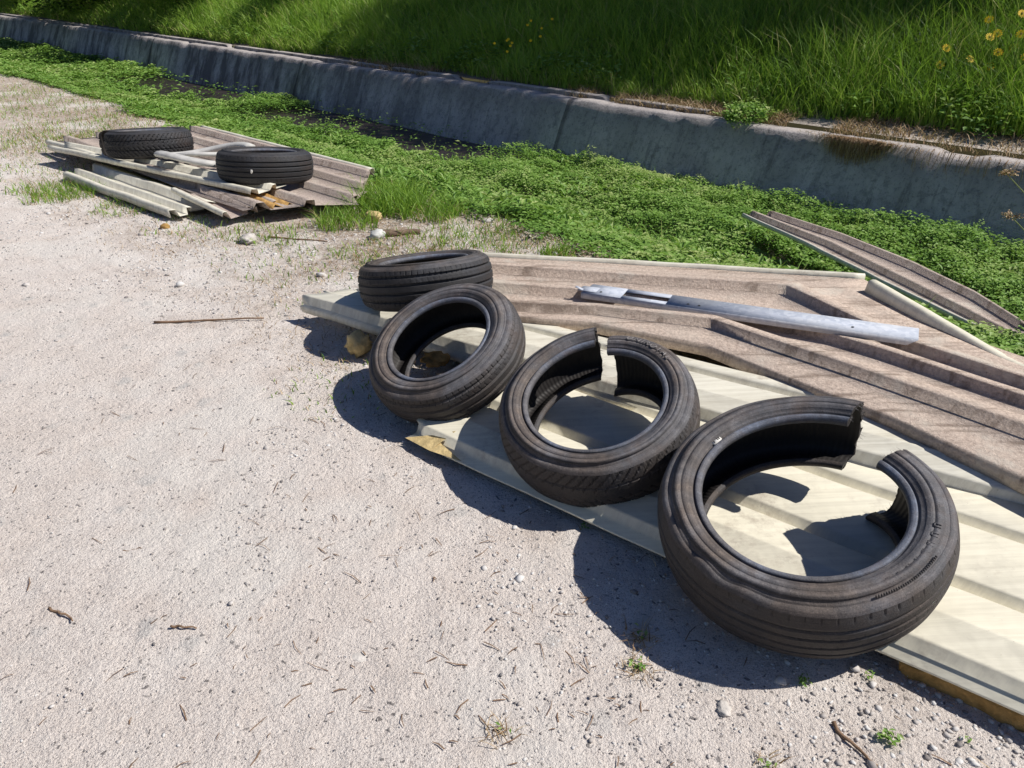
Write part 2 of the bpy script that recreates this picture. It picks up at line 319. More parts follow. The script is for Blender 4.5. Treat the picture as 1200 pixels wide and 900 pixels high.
# ---------------------------------------------------------------- tyres
def lerp(a, b, t): return a + (b - a) * t
TREAD = {
 'rib': dict(grooves=[-.045, -.016, .014, .040], gw=.0038, gd=.008),
 'chev': dict(grooves=[-.03, .03], gw=.004, gd=.006),
 'block': dict(grooves=[-.044, -.015, .015, .044], gw=.0048, gd=.008),
 'winter': dict(grooves=[-.03, .03], gw=.004, gd=.006),
}
def tyre(name, C, nrm, R, w, rb, label, pat='block', seg=720, gap=None, lift0=0., lift1=0., out0=0., out1=0., mats=('rubA', 'rubT'), dent=False, group=None, sag=0.):
    n = Vector((math.sin(nrm[0]), math.sin(nrm[1]), 0)); n.z = math.sqrt(1 - n.x ** 2 - n.y ** 2)
    u = Vector((0, 1, 0)).cross(n).normalized(); v = n.cross(u)
    root = empty(name, C, label, 'tyre', group)
    rot = Matrix((u, v, n)).transposed().to_4x4(); root.matrix_world = Matrix.Translation(C) @ rot
    P = TREAD[pat]
    # cross-section (r, h), tread first
    hs = set(np.round(np.linspace(-.385 * w, .385 * w, 29), 5).tolist())
    for g in P['grooves']:
        for d in (-P['gw'] - .0006, -P['gw'] + .0006, P['gw'] - .0006, P['gw'] + .0006): hs.add(round(g + d, 5))
    hs = sorted(hs)
    def crown(h): return R - .013 * (abs(h) / (.385 * w)) ** 2.4
    tread = []
    for h in hs:
        d = 0
        for g in P['grooves']:
            if abs(h - g) < P['gw'] and abs(g) < .37 * w: d = P['gd']
        tread.append((crown(h) - d, h))
    H = R - rb
    side = [(R - .018, .415), (R - .027, .445), (R - .0285, .441), (R - .030, .441), (R - .031, .452), (R - .034, .458), (R - .042, .472), (rb + .62 * H, .494), (rb + .52 * H, .500), (rb + .46 * H, .500), (rb + .455 * H, .494), (rb + .44 * H, .494), (rb + .435 * H, .499), (rb + .36 * H, .492), (rb + .34 * H, .484), (rb + .31 * H, .484), (rb + .30 * H, .474), (rb + .22 * H, .452),
            (rb + .205 * H, .449), (rb + .19 * H, .424), (rb + .165 * H, .420), (rb + .155 * H, .444), (rb + .13 * H, .452), (rb + .08 * H, .450), (rb + .03 * H, .432), (rb + .003 * H, .405), (rb, .37), (rb + .004, .345), (rb + .012, .34)]
    side = [(r, k * w) for r, k in side]
    inner = [(rb + .03, .375), (rb + .3 * H, .44), (rb + .5 * H, .456), (rb + .68 * H, .44), (R - .030, .40), (R - .022, .33), (R - .018, .2), (R - .017, .0)]
    inner = [(r, k * w) for r, k in inner]
    a0, a1 = (0, 2 * math.pi) if gap is None else (R_(gap[1]), R_(gap[0]) + 2 * math.pi)
    full = gap is None
    th = np.linspace(a0, a1, seg, endpoint=not full)
    s = (th - a0) / (a1 - a0)
    e0 = np.clip(1 - s / .22, 0, 1) ** 2; e1 = np.clip(1 - (1 - s) / .22, 0, 1) ** 2
    lift = 0 if full else lift0 * e0 + lift1 * e1; outw = 0 if full else out0 * e0 + out1 * e1
    def sweep(prof, seedk=0, pattern=False):
        pr = np.array(prof); rr = np.broadcast_to(pr[:, 0], (len(th), len(pr))).copy(); hh = np.broadcast_to(pr[:, 1], rr.shape).copy()
        T = th[:, None]
        if pattern:
            ah = np.abs(hh) / (.385 * w)
            if pat == 'block':
                f = (T * 38 / math.pi / 1.0 + 9 * hh * 1.4 + np.sin(hh * 60) * .12) % 1
                m = (f < .085) & (ah > .58) & (ah < .97)
                f2 = (T * 38 / math.pi + hh * 22 + .4) % 1
                m2 = (f2 < .06) & (ah < .52) & (ah > .2); rr -= .0042 * m + .0022 * m2
                # fine shoulder sipes
            elif pat == 'chev':
                f = (T * 30 / math.pi - 26 * np.abs(hh) ** 1.25 * 2.2) % 1
                m = (f < .13) & (ah > .25); rr -= .0048 * m
                f = (T * 60 / math.pi + 30 * hh) % 1; rr -= .0015 * ((f < .08) & (ah > .72))
            elif pat == 'winter':
                f = (T * 28 / math.pi - 30 * np.abs(hh)) % 1; rr -= .007 * ((f < .2) & (ah > .1))
                f = (T * 84 / math.pi + 60 * np.abs(hh)) % 1; rr -= .002 * (f < .22)
            elif pat == 'rib':
                f = (T * 32 / math.pi) % 1; m = (f < .09) & (ah > .80) & (ah < .95); rr -= .003 * m
                f = (T * 64 / math.pi + hh * 30) % 1; rr -= .0012 * ((f < .07) & (ah < .3))
        # dents and waviness
        wv = noise(np.cos(th) * 2 + 5, np.sin(th) * 2 + 5, 1.3, 40 + len(name), 2)[:, None] - .5
        rr += .006 * wv * (rr - rb) / (R - rb)
        if dent:   # a loosened belt makes a wavy fold on the camera-left shoulder
            k = np.exp(-((np.degrees(T) - 205) / 34) ** 2)
            near = np.exp(-((hh - .43 * w) / (.05 * w)) ** 2)
            okr = rr > rb + .5 * H; near = near * okr; rr += k * near * .0035 * np.sin(T * 15 + .5); hh += k * near * (.0035 * np.sin(T * 19) + .003)
            near2 = np.exp(-((hh - .33 * w) / (.06 * w)) ** 2); rr -= k * near2 * okr * .0045 * (1 + .6 * np.sin(T * 13))
        rr = rr + (outw[:, None] if not full else 0)
        hh = hh + (lift[:, None] if not full else 0)
        if not full: hh = hh - .035 * (e1 * (1 if lift1 < 0 else 0))[:, None] * sstep(.02, -.06, hh)
        if sag: hh = hh - sag * np.sin(T) * .5
        if not full:
            jg = lambda q, hv, k: (noise(hv * 55 + 9, q * 60, 1, 70 + k, 3) - .5) * .05
            T = T + np.clip(1 - s / .03, 0, 1)[:, None] * jg(rr, hh, 0) + np.clip(1 - (1 - s) / .03, 0, 1)[:, None] * jg(rr, hh, 1)
        X = rr * np.cos(T); Y = rr * np.sin(T)
        V = np.stack([X, Y, hh], -1).reshape(-1, 3)
        L = np.concatenate([[0], np.cumsum(np.hypot(*np.diff(pr, axis=0).T))])
        UV = np.stack([np.broadcast_to(s[:, None], rr.shape), np.broadcast_to(L[None] + seedk * .37, rr.shape)], -1).reshape(-1, 2)
        return V, grid_faces(len(th), len(pr), full), UV
    def part(nm, prof, mat, pattern=False, sk=0, rev=False, sm=True):
        V, F, UV = sweep(prof, sk, pattern)
        o = mesh_np(nm, V, [F[:, ::-1] if rev else F], M[mat], root, smooth=sm and not pattern, uv=UV)
        return o
    t = part('tread', tread, mats[1], True)
    top = [tread[-1]] + side; bot = [(r, -h) for r, h in top]
    kb = len(top) - 9
    part('sidewall', top[:kb + 1], mats[0], sk=1); part('bead', top[kb:], 'bead', sk=1.5)
    part('sidewall', bot[:kb + 1], mats[1], sk=2, rev=True); part('bead', bot[kb:], mats[1], sk=2.5, rev=True)
    inn = [side[-1]] + inner; inn_all = inn + [(r, -h) for r, h in inn[::-1][1:]]
    part('inner_liner', inn_all, 'liner', sk=3)
    if not full:  # the two cut faces
        outer = [(r, -h) for r, h in side[::-1]] + tread + side
        loop_in = [(r, h) for r, h in inner] + [(r, -h) for r, h in inner[::-1][1:]]
        for i in (0, -1):
            o1 = np.array(outer); i1 = np.array(loop_in)[::-1]
            # resample the inside to match the outside and bridge
            def L(a): return np.concatenate([[0], np.cumsum(np.hypot(*np.diff(a, axis=0).T))])
            lo = L(o1) / L(o1)[-1]; li = L(i1) / L(i1)[-1]
            ii = np.stack([np.interp(lo, li, i1[:, 0]), np.interp(lo, li, i1[:, 1])], 1)
            a = th[i]; lf = lift[i]; ow = outw[i]
            wob = .006 * (hashn(np.arange(len(lo)) // 5, np.zeros(len(lo)), 3 + i) - .5) * 0
            V = []
            for q in (o1, ii):
                rr = q[:, 0] + ow; hv = q[:, 1] + lf; aa = a + (noise(hv * 55 + 9, rr * 60, 1, 70 + (i == -1), 3) - .5) * .05; V.append(np.stack([rr * np.cos(aa), rr * np.sin(aa), q[:, 1] + lf - (.035 * sstep(.02, -.06, q[:, 1] + lf) if (i == -1 and lift1 < 0) else 0) - (sag * math.sin(a) * .5)], 1))
            N = len(lo); k = np.arange(N - 1)
            N_ = N; rr_ = np.random.default_rng(i + 5)
            F = np.stack([k, k + 1, k + 1 + N, k + N], 1)
            o_ = V[0]; cs_ = np.array([math.cos(a), math.sin(a)]); tg = np.array([-math.sin(a), math.cos(a), 0.]) * (-1 if i == 0 else 1); VV = []; FF = []
            for q in range(34):
                b0 = lerp(V[0], V[1], .5)[rr_.integers(3, N_ - 3)]; e_ = b0 + tg * (.004 + .012 * rr_.random()) + rr_.normal(0, .003, 3); sw = np.array([cs_[0], cs_[1], 0.]) * .0006; b = len(VV); VV += [b0 - sw, b0 + sw, e_]; FF.append((b, b + 1, b + 2))
            mesh_np('frayed_cords', VV, [np.array(FF)], M['pale'], root, uv=np.zeros((len(VV), 2)))['kind'] = 'stuff'
            mesh_np('cut_edge', np.vstack(V), [F if i == 0 else F[:, ::-1]], M['liner'], root, uv=np.zeros((2 * N, 2)))
    return root
def ring_marks(root, w, r0, items, name, mat, hk=.4985, dz=.0012):
    """small raised blocks on the upper sidewall: items (deg, half-deg, r-height)"""
    V = []; F = []
    for (a, da, rh) in items:
        b = len(V)
        for z in (hk * w - .004, hk * w + dz):
            for (aa, rr) in ((a - da, r0), (a + da, r0), (a + da, r0 + rh), (a - da, r0 + rh)):
                V.append((rr * math.cos(R_(aa)), rr * math.sin(R_(aa)), z))
        F += [(b + 4, b + 5, b + 6, b + 7), (b, b + 1, b + 5, b + 4), (b + 1, b + 2, b + 6, b + 5), (b + 2, b + 3, b + 7, b + 6), (b + 3, b, b + 4, b + 7)]
    return mesh_np(name, V, [np.array(F)], M[mat], root, uv=np.zeros((len(V), 2)))
def ring_text(root, txt, size, r0, a_start, z, mat, name='raised_lettering', drop=lambda a: 0.):
    cu = bpy.data.curves.new('lettering', 'FONT'); cu.body = txt; cu.size = size; cu.extrude = .0012; cu.space_character = 1.25
    o = bpy.data.objects.new('lettering', cu); col.objects.link(o)
    bpy.context.view_layer.update()
    me = bpy.data.meshes.new_from_object(o.evaluated_get(bpy.context.evaluated_depsgraph_get()))
    bpy.data.objects.remove(o)
    for v in me.vertices:
        r = r0 + v.co.y; a = R_(a_start) - v.co.x / r0
        v.co = Vector((r * math.cos(a), r * math.sin(a), z + v.co.z + drop(math.degrees(a)) - .55 * max(0., r - .233)))
    me.materials.clear(); me.materials.append(M[mat]); me.name = name
    p = bpy.data.objects.new(name, me); col.objects.link(p); p.parent = root; return p

G1 = 'worn car tyres dumped in a row along the panels'
t4 = tyre('car_tyre', (.654, 1.386, .198), (-.184, -.215), .318, .197, .214, 'largest worn tyre nearest the camera, cut right through with a wide gap and buckled shoulder', 'rib', 900, (20.5, 46.5), .022, -.028, .012, -.012, dent=True, group=G1)
t3 = tyre('car_tyre', (.24, 1.843, .194), (-.213, -.284), .279, .181, .185, 'cut tyre with a narrow slit and raised lettering, second nearest the camera', 'chev', 840, (71, 81), .012, -.014, .008, -.004, group=G1)
t2 = tyre('car_tyre', (-.213, 2.24, .194), (-.357, -.317), .264, .156, .164, 'uncut tyre tilted steeply to the left, brown foam seen through its hole', 'block', 840, group=G1)
t1 = tyre('car_tyre', (-.33, 2.78, .237), (-.094, .232), .258, .17, .156, 'dark tyre at the far end of the row, behind the steeply tilted one', 'block', 600, mats=('rubT', 'rubD'), group=G1)
G2 = 'tyres on the far heap of sheets'
t6 = tyre('car_tyre', (-1.532, 4.838, .202), (.031, .131), .29, .186, .18, 'whole dark tyre on the far heap with a white speck on its tread', 'rib', 480, mats=('rubD', 'rubD'), group=G2)
t5 = tyre('car_tyre', (-2.509, 5.464, .213), (-.021, .121), .284, .178, .176, 'dark chevron-treaded tyre on the far heap, slit open on its left side', 'winter', 480, (-172, -146), .0, 0.0, .0, .045, mats=('rubD', 'rubD'), group=G2)
ring_text(t3, 'UNIROYAL', .027, .226, 58, .514 * .181, 'letter', drop=lambda a: -.014 * max(0., 1 - (71 - a) / 350 / .22) ** 2)
# worn, unreadable relief on the nearest tyre and its sticker
it = []
for a in (-72, -66.5, -61, -55.5, -50, -44.5, -39, -33.5):
    it += [(a, .3, .014), (a + 1.7, .3, .014)] + ([(a + .9, 1.0, .003)] if int(a) % 2 else [(a + .9, .5, .006)])
ring_marks(t4, .197, .258, it, 'worn_relief', 'rubA', hk=.499, dz=-.0001)
ring_marks(t4, .197, .283, [(a, .25, .004) for a in np.arange(-80, -48, 1.1)], 'worn_relief', 'rubT', hk=.487)
ring_marks(t4, .197, .231, [(127, 3.2, .011)], 'sticker', 'sticker', hk=.449, dz=.0015)
ring_marks(t4, .197, .2335, [(124.8, .3, .006), (126.0, .25, .006), (128.9, .3, .005)], 'sticker_print', 'dot', hk=.449, dz=.0022)
ring_marks(t6, .186, .2, [(0, .01, .001)], 'valve_stub', 'rubD')
# white speck stuck in the far tyre's tread
V = np.array([[.0, -.292, .012], [.010, -.2925, .010], [.012, -.293, -.002], [.004, -.292, -.014], [-.004, -.292, -.004], [.004, -.300, .0]]) + np.array([.0, 0, -.01])
mesh_np('stuck_chip', V, [np.array([[0, 1, 5], [1, 2, 5], [2, 3, 5], [3, 4, 5], [4, 0, 5]])], M['sticker'], t6)

# ---------------------------------------------------------------- sheets
def ruled(name, rails, cross, mat, parent, nt=40, wob=.004, seed=0, thick=.0015, jag=0., smooth=False):
    """rails: K polylines of 3-D points with shared parameters ts; cross: [(rail position, dz)]"""
    ts = np.array(rails[0][1] if isinstance(rails[0], tuple) else np.linspace(0, 1, len(rails[0])))
    P = [np.array(r[0] if isinstance(r, tuple) else r, float) for r in rails]
    t = np.unique(np.concatenate([np.linspace(0, 1, nt), ts]))
    R2 = np.stack([np.stack([np.interp(t, ts, p[:, k]) for k in range(3)], 1) for p in P], 1)   # (t, rail, 3)
    V = np.zeros((len(t), len(cross), 3))
    for j, (c, dz) in enumerate(cross):
        i = min(int(math.floor(c)), len(P) - 2) if c >= 0 else 0; f = c - i
        V[:, j] = R2[:, i] * (1 - f) + R2[:, i + 1] * f; V[:, j, 2] += dz
    V[..., 2] += wob * (noise(V[..., 0], V[..., 1], 3.5, seed, 2) - .5) * 2
    if jag:
        d = V[1, :, :2] - V[0, :, :2]; d /= np.linalg.norm(d, axis=1)[:, None] + 1e-9
        k = hashn(np.arange(len(cross)), np.zeros(len(cross)), seed) - .5
        V[0, :, :2] += d * (jag * k)[:, None]; V[-1, :, :2] += d * (jag * -k)[:, None]
    o = mesh_np(name, V.reshape(-1, 3), [grid_faces(len(t), len(cross))[:, ::-1]], mat, parent, smooth=smooth)
    solidify(o, thick); return o
def pq(p, q, z): # near-stack axes
    return (.788 * p + .616 * q, -.616 * p + .788 * q, z)
def world_child(o): return o

# A1: nearest cream sheet, with its foam core
GS = 'cream corrugated sheets under the row of tyres'
A1 = empty('corrugated_sheet', (0, 0, 0), 'cream ribbed metal sheet nearest the camera with brown foam showing along its front edge', 'metal sheet', GS)
rails = [[pq(-1.46, 1.36, .03), pq(-.3, 1.36, .042), pq(.9, 1.36, .08)], [(-.06, 2.58, .07), (.991, 1.736, .095), (1.897, 1.025, .125)]]
def prof_q(q0, q1, L): return [((q - q0) / (q1 - q0), z) for q, z in L]
crA = prof_q(1.36, 2.06, [(1.360, -.004), (1.361, .0), (1.398, .0), (1.404, .032), (1.412, .034), (1.50, .034), (1.505, .037), (1.515, .037), (1.52, .034), (1.612, .034), (1.620, .030), (1.626, .0), (1.655, .0), (1.661, .032), (1.669, .034), (1.865, .034), (1.873, .03), (1.88, .0), (1.905, .0), (1.911, .032), (1.92, .034), (2.06, .034)])
ruled('metal_skin', rails, crA, M['cream'], A1, 60, .004, 3, jag=.05)
def rough_block(name, P0, P1, q0, q1, z0, z1, mat, parent, n=120, seed=0):
    V = []; cs = [(q0 + .006, z0), (q0, z0 + .3 * (z1 - z0)), (q0 + .003, z0 + .7 * (z1 - z0)), (q0 + .004, z1), (q1, z1), (q1, z0)]
    ts = np.linspace(0, 1, n)
    for k, (q, z) in enumerate(cs):
        nq = q + (.011 * (noise(ts * 40, ts * 0 + k * 1.3, 1, seed, 2) - .5) * 2 if k < 4 else 0)
        p = lerp(P0, P1, ts) + (.02 * (noise(ts * 0 + k, ts * 0, 3, seed) - .5))
        x = .788 * p + .616 * nq; y = -.616 * p + .788 * nq; zz = z + (.006 * (noise(ts * 30, ts * 0 + k, 1, seed + 3, 2) - .5) if k in (1, 2) else 0) + ts * (.036 if k in (2, 3, 4) else .0)
        V.append(np.stack([x, y, zz + 0 * ts], 1))
    V = np.stack(V, 1); nc = len(cs)
    F = grid_faces(n, nc); F = np.vstack([F, np.stack([np.arange(n - 1) * nc + nc - 1, np.arange(1, n) * nc + nc - 1, np.arange(1, n) * nc, np.arange(n - 1) * nc], 1)])
    return mesh_np(name, V.reshape(-1, 3), [F, np.array([list(range(nc))]), np.array([[(n - 1) * nc + i for i in range(nc)][::-1]])], mat, parent)
rough_block('foam_core', -.05, .9, 1.372, 1.98, -.01, .036, M['foam'], A1, seed=4)
mesh_np('torn_flap', [pq(-1.47, 1.352, .035), pq(-1.36, 1.345, .036), pq(-1.33, 1.43, .075), pq(-1.40, 1.395, .05), pq(-1.24, 1.352, .045)], [np.array([[0, 1, 3], [1, 2, 3], [1, 4, 3]])], M['foamY'], A1)
# A2: second cream sheet, lapped over the first, running on to the left
A2 = empty('corrugated_sheet', (0, 0, 0), 'weathered cream ribbed sheet whose white folded edge juts out to the left beyond the tyres', 'metal sheet', GS)
d2 = np.array([2.03, -1.31]); d2 /= np.linalg.norm(d2); n2 = np.array([-d2[1], d2[0]]); o2 = np.array([-.87, 2.92])
def a2(p, q, z): r = o2 + d2 * p + n2 * q; return (r[0], r[1], z)
rails = [[(-.87, 2.92, .075), (-.029, 2.32, .092), (1.114, 1.572, .12), (1.929, 1.045, .13)], [(-.36, 3.06, .08), (.289, 2.735, .132), (1.392, 2.009, .15), (2.18, 1.499, .16)]]
crB = [(q / .62, z) for q, z in [(0, -.03), (.001, -.006), (.014, .0), (.020, .003), (.025, .036), (.034, .040), (.12, .039), (.125, .042), (.135, .042), (.14, .039), (.236, .040), (.243, .036), (.249, .0), (.275, .0), (.281, .036), (.29, .040), (.34, .036), (.35, -.02), (.62, -.03)]]
ruled('metal_skin', rails, crB, M['creamB'], A2, 70, .005, 8, jag=.03)

# B: brown-backed sheet, buckled
B = empty('buckled_sheet', (0, 0, 0), 'large upturned ribbed sheet coated in brown foam residue and creased in the middle', 'metal sheet')
rb_ = [[(-.303, 2.647, .173), (.284, 2.515, .175), (.652, 2.325, .177), (1.063, 1.80, .202), (1.58, 1.005, .215)],
 [(-.303, 2.686, .165), (.312, 2.591, .173), (.699, 2.476, .18), (1.050, 2.09, .195), (1.78, 1.32, .205)],
 [(-.303, 2.894, .165), (.293, 2.761, .17), (.851, 2.553, .175), (1.20, 2.21, .185), (1.84, 1.50, .19)],
 [(-.303, 3.112, .165), (.473, 2.931, .17), (1.077, 2.788, .183), (1.286, 2.326, .175), (1.93, 1.665, .165)],
 [(-.303, 3.263, .165), (.662, 3.092, .17), (1.418, 2.921, .18), (1.569, 2.363, .175), (2.082, 1.751, .155)]]
rb_ = [(r, [0, .3, .5, .7, 1]) for r in rb_]
def ridge(c, w1=.13, h=.038, st=.018): return [(c - w1 - st, 0), (c - w1, h * .93), (c - w1 + st, h), (c + w1 * .6, h), (c + w1 * .6 + st, .0)]
crR = [(-.02, -.04), (.0, -.002), (.05, .0), (.4, .002)] + ridge(1, .13, .036, .03) + [(1.5, .003)] + ridge(2, .11) + [(2.5, .0)] + ridge(3, .11) + [(3.55, 0), (4., .002)]
ruled('foam_coated_skin', rb_, crR, M['felt'], B, 90, .0025, 15, jag=.04)
# raised pale rim along its far edge
def strip(name, pts, w0, h0, mat, parent, lean=.0, n=40, seed=0, back=0.):
    """folded rim: follows pts, a flat top w0 wide and a front lip h0 tall"""
    P = np.array(pts, float); L = np.concatenate([[0], np.cumsum(np.linalg.norm(np.diff(P, axis=0), axis=1))]); t = np.unique(np.concatenate([np.linspace(0, L[-1], n), L]))
    Q = np.stack([np.interp(t, L, P[:, k]) for k in range(3)], 1); T = np.gradient(Q, t, axis=0); T /= np.linalg.norm(T, axis=1)[:, None]
    N = np.stack([-T[:, 1], T[:, 0], 0 * t], 1); Z = np.array([0, 0, 1.])
    Q = Q + Z * (.004 * (noise(t * 6, t * 0, 1, seed, 2)[:, None] - .5))
    cs = [(-.004 - lean, -h0), (0, 0), (w0 * .5, .003), (w0, 0), (w0 + .003, -max(h0 * .9, back))]
    V = np.stack([Q + N * a + Z * b for a, b in cs], 1)
    return solidify(mesh_np(name, V.reshape(-1, 3), [grid_faces(len(t), len(cs))[:, ::-1]], mat, parent), .0015)
strip('folded_rim', [(-.313, 3.274, .177), (.568, 3.117, .182), (1.43, 2.936, .192)], .022, .035, M['creamB'], B, seed=2, back=.17)
strip('folded_rim', [(1.376, 2.789, .227), (1.466, 2.517, .212), (1.592, 2.237, .172), (1.879, 1.708, .152)], .032, .05, M['cream'], B, .006, seed=5, back=.17)

# C: sheet lying among the channel plants
Cc = empty('ribbed_sheet', (0, 0, 0), 'narrow brown foam-backed sheet lying among the green channel plants', 'metal sheet')
rc = [[(1.59, 5.18, -.225), (1.80, 4.59, -.22), (1.98, 4.0, -.22), (2.13, 3.53, -.22), (2.23, 3.22, -.22)], [(1.66, 5.18, -.21), (1.99, 4.47, -.21), (2.17, 3.86, -.21), (2.27, 3.45, -.21), (2.32, 3.20, -.21)], [(1.77, 5.16, -.215), (2.06, 4.66, -.215), (2.27, 4.14, -.215), (2.38, 3.70, -.215), (2.41, 3.30, -.215)]]
ruled('foam_coated_skin', rc, [(0, .02), (.02, .0), (.62, 0), (.64, .030), (.84, .031), (.87, .0), (1.86, .0), (1.90, .035), (2.0, .037)], M['feltD'], Cc, 50, .002, 9, jag=.05)
strip('edge_trim', [(1.58, 5.18, -.205), (1.79, 4.59, -.20), (1.97, 4.0, -.20), (2.12, 3.53, -.20), (2.22, 3.22, -.20)], .014, .02, M['creamB'], Cc, seed=7)

# galvanised profile
def channel_bar():
    root = empty('steel_profile', (0, 0, 0), 'long galvanised steel channel section lying across the brown sheet', 'steel bar')
    A = np.array([.26, 2.706, .212]); Bp = np.array([1.292, 2.208, .250]); d = Bp - A; L = np.linalg.norm(d); d /= L
    side = np.cross([0, 0, 1], d); side /= np.linalg.norm(side); up = np.cross(d, side)
    w, h = .098, .022
    def X(l, s_, u_): return tuple(A + d * l + side * s_ + up * u_)
    ls = [0, .13, .30, L]
    V = []; F = []
    def quad(a, b, c, e): k = len(V); V.extend([a, b, c, e]); F.append((k, k + 1, k + 2, k + 3))
    # web (top) with a rectangular slot between .17 and .33 along, flanges down both sides
    s0, s1, l0, l1 = .026, .064, .155, .325
    quad(X(.0, 0, 0), X(l0, 0, 0), X(l0, w, 0), X(.012, w, 0)); quad(X(l1, 0, 0), X(L, 0, 0), X(L, w, 0), X(l1, w, 0))
    quad(X(l0, 0, 0), X(l1, 0, 0), X(l1, s0, 0), X(l0, s0, 0)); quad(X(l0, s1, 0), X(l1, s1, 0), X(l1, w, 0), X(l0, w, 0))
    quad(X(0, 0, -h), X(L - .03, 0, -h), X(L, 0, 0), X(0, 0, 0)); quad(X(.012, w, 0), X(L, w, 0), X(L - .03, w, -h), X(.02, w, -h))
    quad(X(0, 0, -h), X(0, .012, -h), X(L - .03, .012, -h), X(L - .03, 0, -h))
    o = mesh_np('channel_section', V, [np.array(F)], M['galv'], root); solidify(o, .0018, 0)
    V.clear(); F.clear()
    quad(X(-.02, .012, .002), X(.055, .012, .002), X(.055, .062, .002), X(-.012, .062, .002)); quad(X(.0, .014, .002), X(.0, .03, .002), X(-.03, .03, .012), X(-.03, .014, .012))
    o = mesh_np('end_tab', V, [np.array(F)], M['galv'], root); solidify(o, .0018, 1)
    V.clear(); F.clear()
    for l in (.03, .07, .40, .44, .95):
        V = []; F = []; k = 0
        for q in range(8): V.append(X(l + .005 * math.cos(q * .785), .028 + .005 * math.sin(q * .785), .0026))
        F.append(tuple(range(k, k + 8)))
        mesh_np('bolt_hole', V, [np.array(F)], M['dot'], root)
channel_bar()

# far heap
def rect_sheet(name, label, A, Bv, width, z0, z1, cross, mat, n=40, seed=0, tilt=0., extra=None, jag=.06, group=None, side=1):
    root = empty(name, (0, 0, 0), label, 'metal sheet', group)
    A = np.array(A, float); Bv = np.array(Bv, float); d = (Bv - A) / np.linalg.norm(Bv - A); nn = np.array([-d[1], d[0]]) * side
    r0 = [(*A, z0), (*Bv, z1)]; r1 = [(*(A + nn * width), z0 + tilt), (*(Bv + nn * width), z1 + tilt)]
    cr = [(c / width, z) for c, z in cross]
    if side < 0: r0, r1 = r1, r0; cr = [(1 - c, z) for c, z in cr[::-1]]
    ruled('foam_coated_skin' if 'brown' in label else 'metal_skin', [r0, r1], cr, mat, root, n, .006, seed, jag=jag)
    return root, d, nn
def ribs(width, pitch, w1, h, off=.1):
    L = [(0, 0)]; c = off
    while c + w1 < width - .02:
        L += [(c, 0), (c + .014, h), (c + w1 - .014, h), (c + w1, 0)]; c += pitch
    return L + [(width, 0)]
GF = 'brown sheets of the far heap'
D = empty('ribbed_sheet', (0, 0, 0), 'broad brown foam-backed ribbed sheet carrying the two far tyres', 'metal sheet', GF)
rD = [[(-3.55, 6.12, .09), (-1.52, 4.27, .075)], [(-3.13, 6.43, .09), (-.90, 4.40, .08)], [(-2.58, 6.60, .09), (-.92, 5.10, .085)]]
crD = [(0, 0)]
for c in (.12, .56, 1.0, 1.42, 1.84): crD += [(c, 0), (c + .015, .036), (c + .09, .036), (c + .105, 0)]
ruled('foam_coated_skin', rD, crD + [(2, 0)], M['feltD'], D, 50, .006, 51, jag=.08)
strip('folded_rim', [(-2.58, 6.60, .12), (-1.7, 5.80, .118), (-.93, 5.10, .115)], .03, .035, M['creamB'], D, seed=3)
strip('folded_rim', [(-3.60, 6.10, .10), (-3.25, 5.78, .12), (-2.9, 5.46, .125)], .035, .025, M['creamB'], D, seed=4)
crE = [(0, -.03), (.002, 0), (.026, .0), (.032, -.03), (.13, -.032), (.138, .0), (.165, .0), (.172, -.03), (.26, -.03)]
E1, de, ne = rect_sheet('loose_sheet', 'twisted pale strip of sheet lying over the near side of the far heap', (-3.38, 5.72), (-1.50, 4.42), .24, .14, .155, crE, M['creamB'], 30, 61, group=None, side=1)
E2, *_ = rect_sheet('loose_sheet', 'pale folded sheet edge lying lowest at the front left of the far heap', (-3.07, 5.28), (-1.93, 4.28), .34, .035, .045, [(0, -.02), (.002, 0.02), (.03, .022), (.036, -.012), (.085, -.012), (.092, .024), (.115, .024), (.122, -.01), (.2, -.01), (.208, .034), (.235, .034), (.34, .0)], M['creamB'], 30, 63)
E3, *_ = rect_sheet('loose_sheet', 'short bent brown sheet, open end facing the camera, at the front of the far heap', (-2.02, 4.58), (-1.60, 4.19), .36, .12, .085, [(0, 0.0), (.03, 0), (.04, -.04), (.15, -.04), (.16, .0), (.19, .0), (.20, -.04), (.30, -.04), (.31, .0), (.36, 0.)], M['feltD'], 24, 65)
strip('folded_rim', [(-2.03, 4.57, .125), (-1.80, 4.36, .105), (-1.6, 4.18, .09)], .025, .02, M['creamB'], E3, seed=8)
E4, *_ = rect_sheet('loose_sheet', 'rusty curled scrap of sheet at the near corner of the far heap', (-1.62, 4.52), (-1.36, 4.30), .16, .11, .08, [(0, 0.0), (.03, .015), (.06, 0), (.09, -.01), (.11, .015), (.16, -.02)], M['foam'], 14, 67)

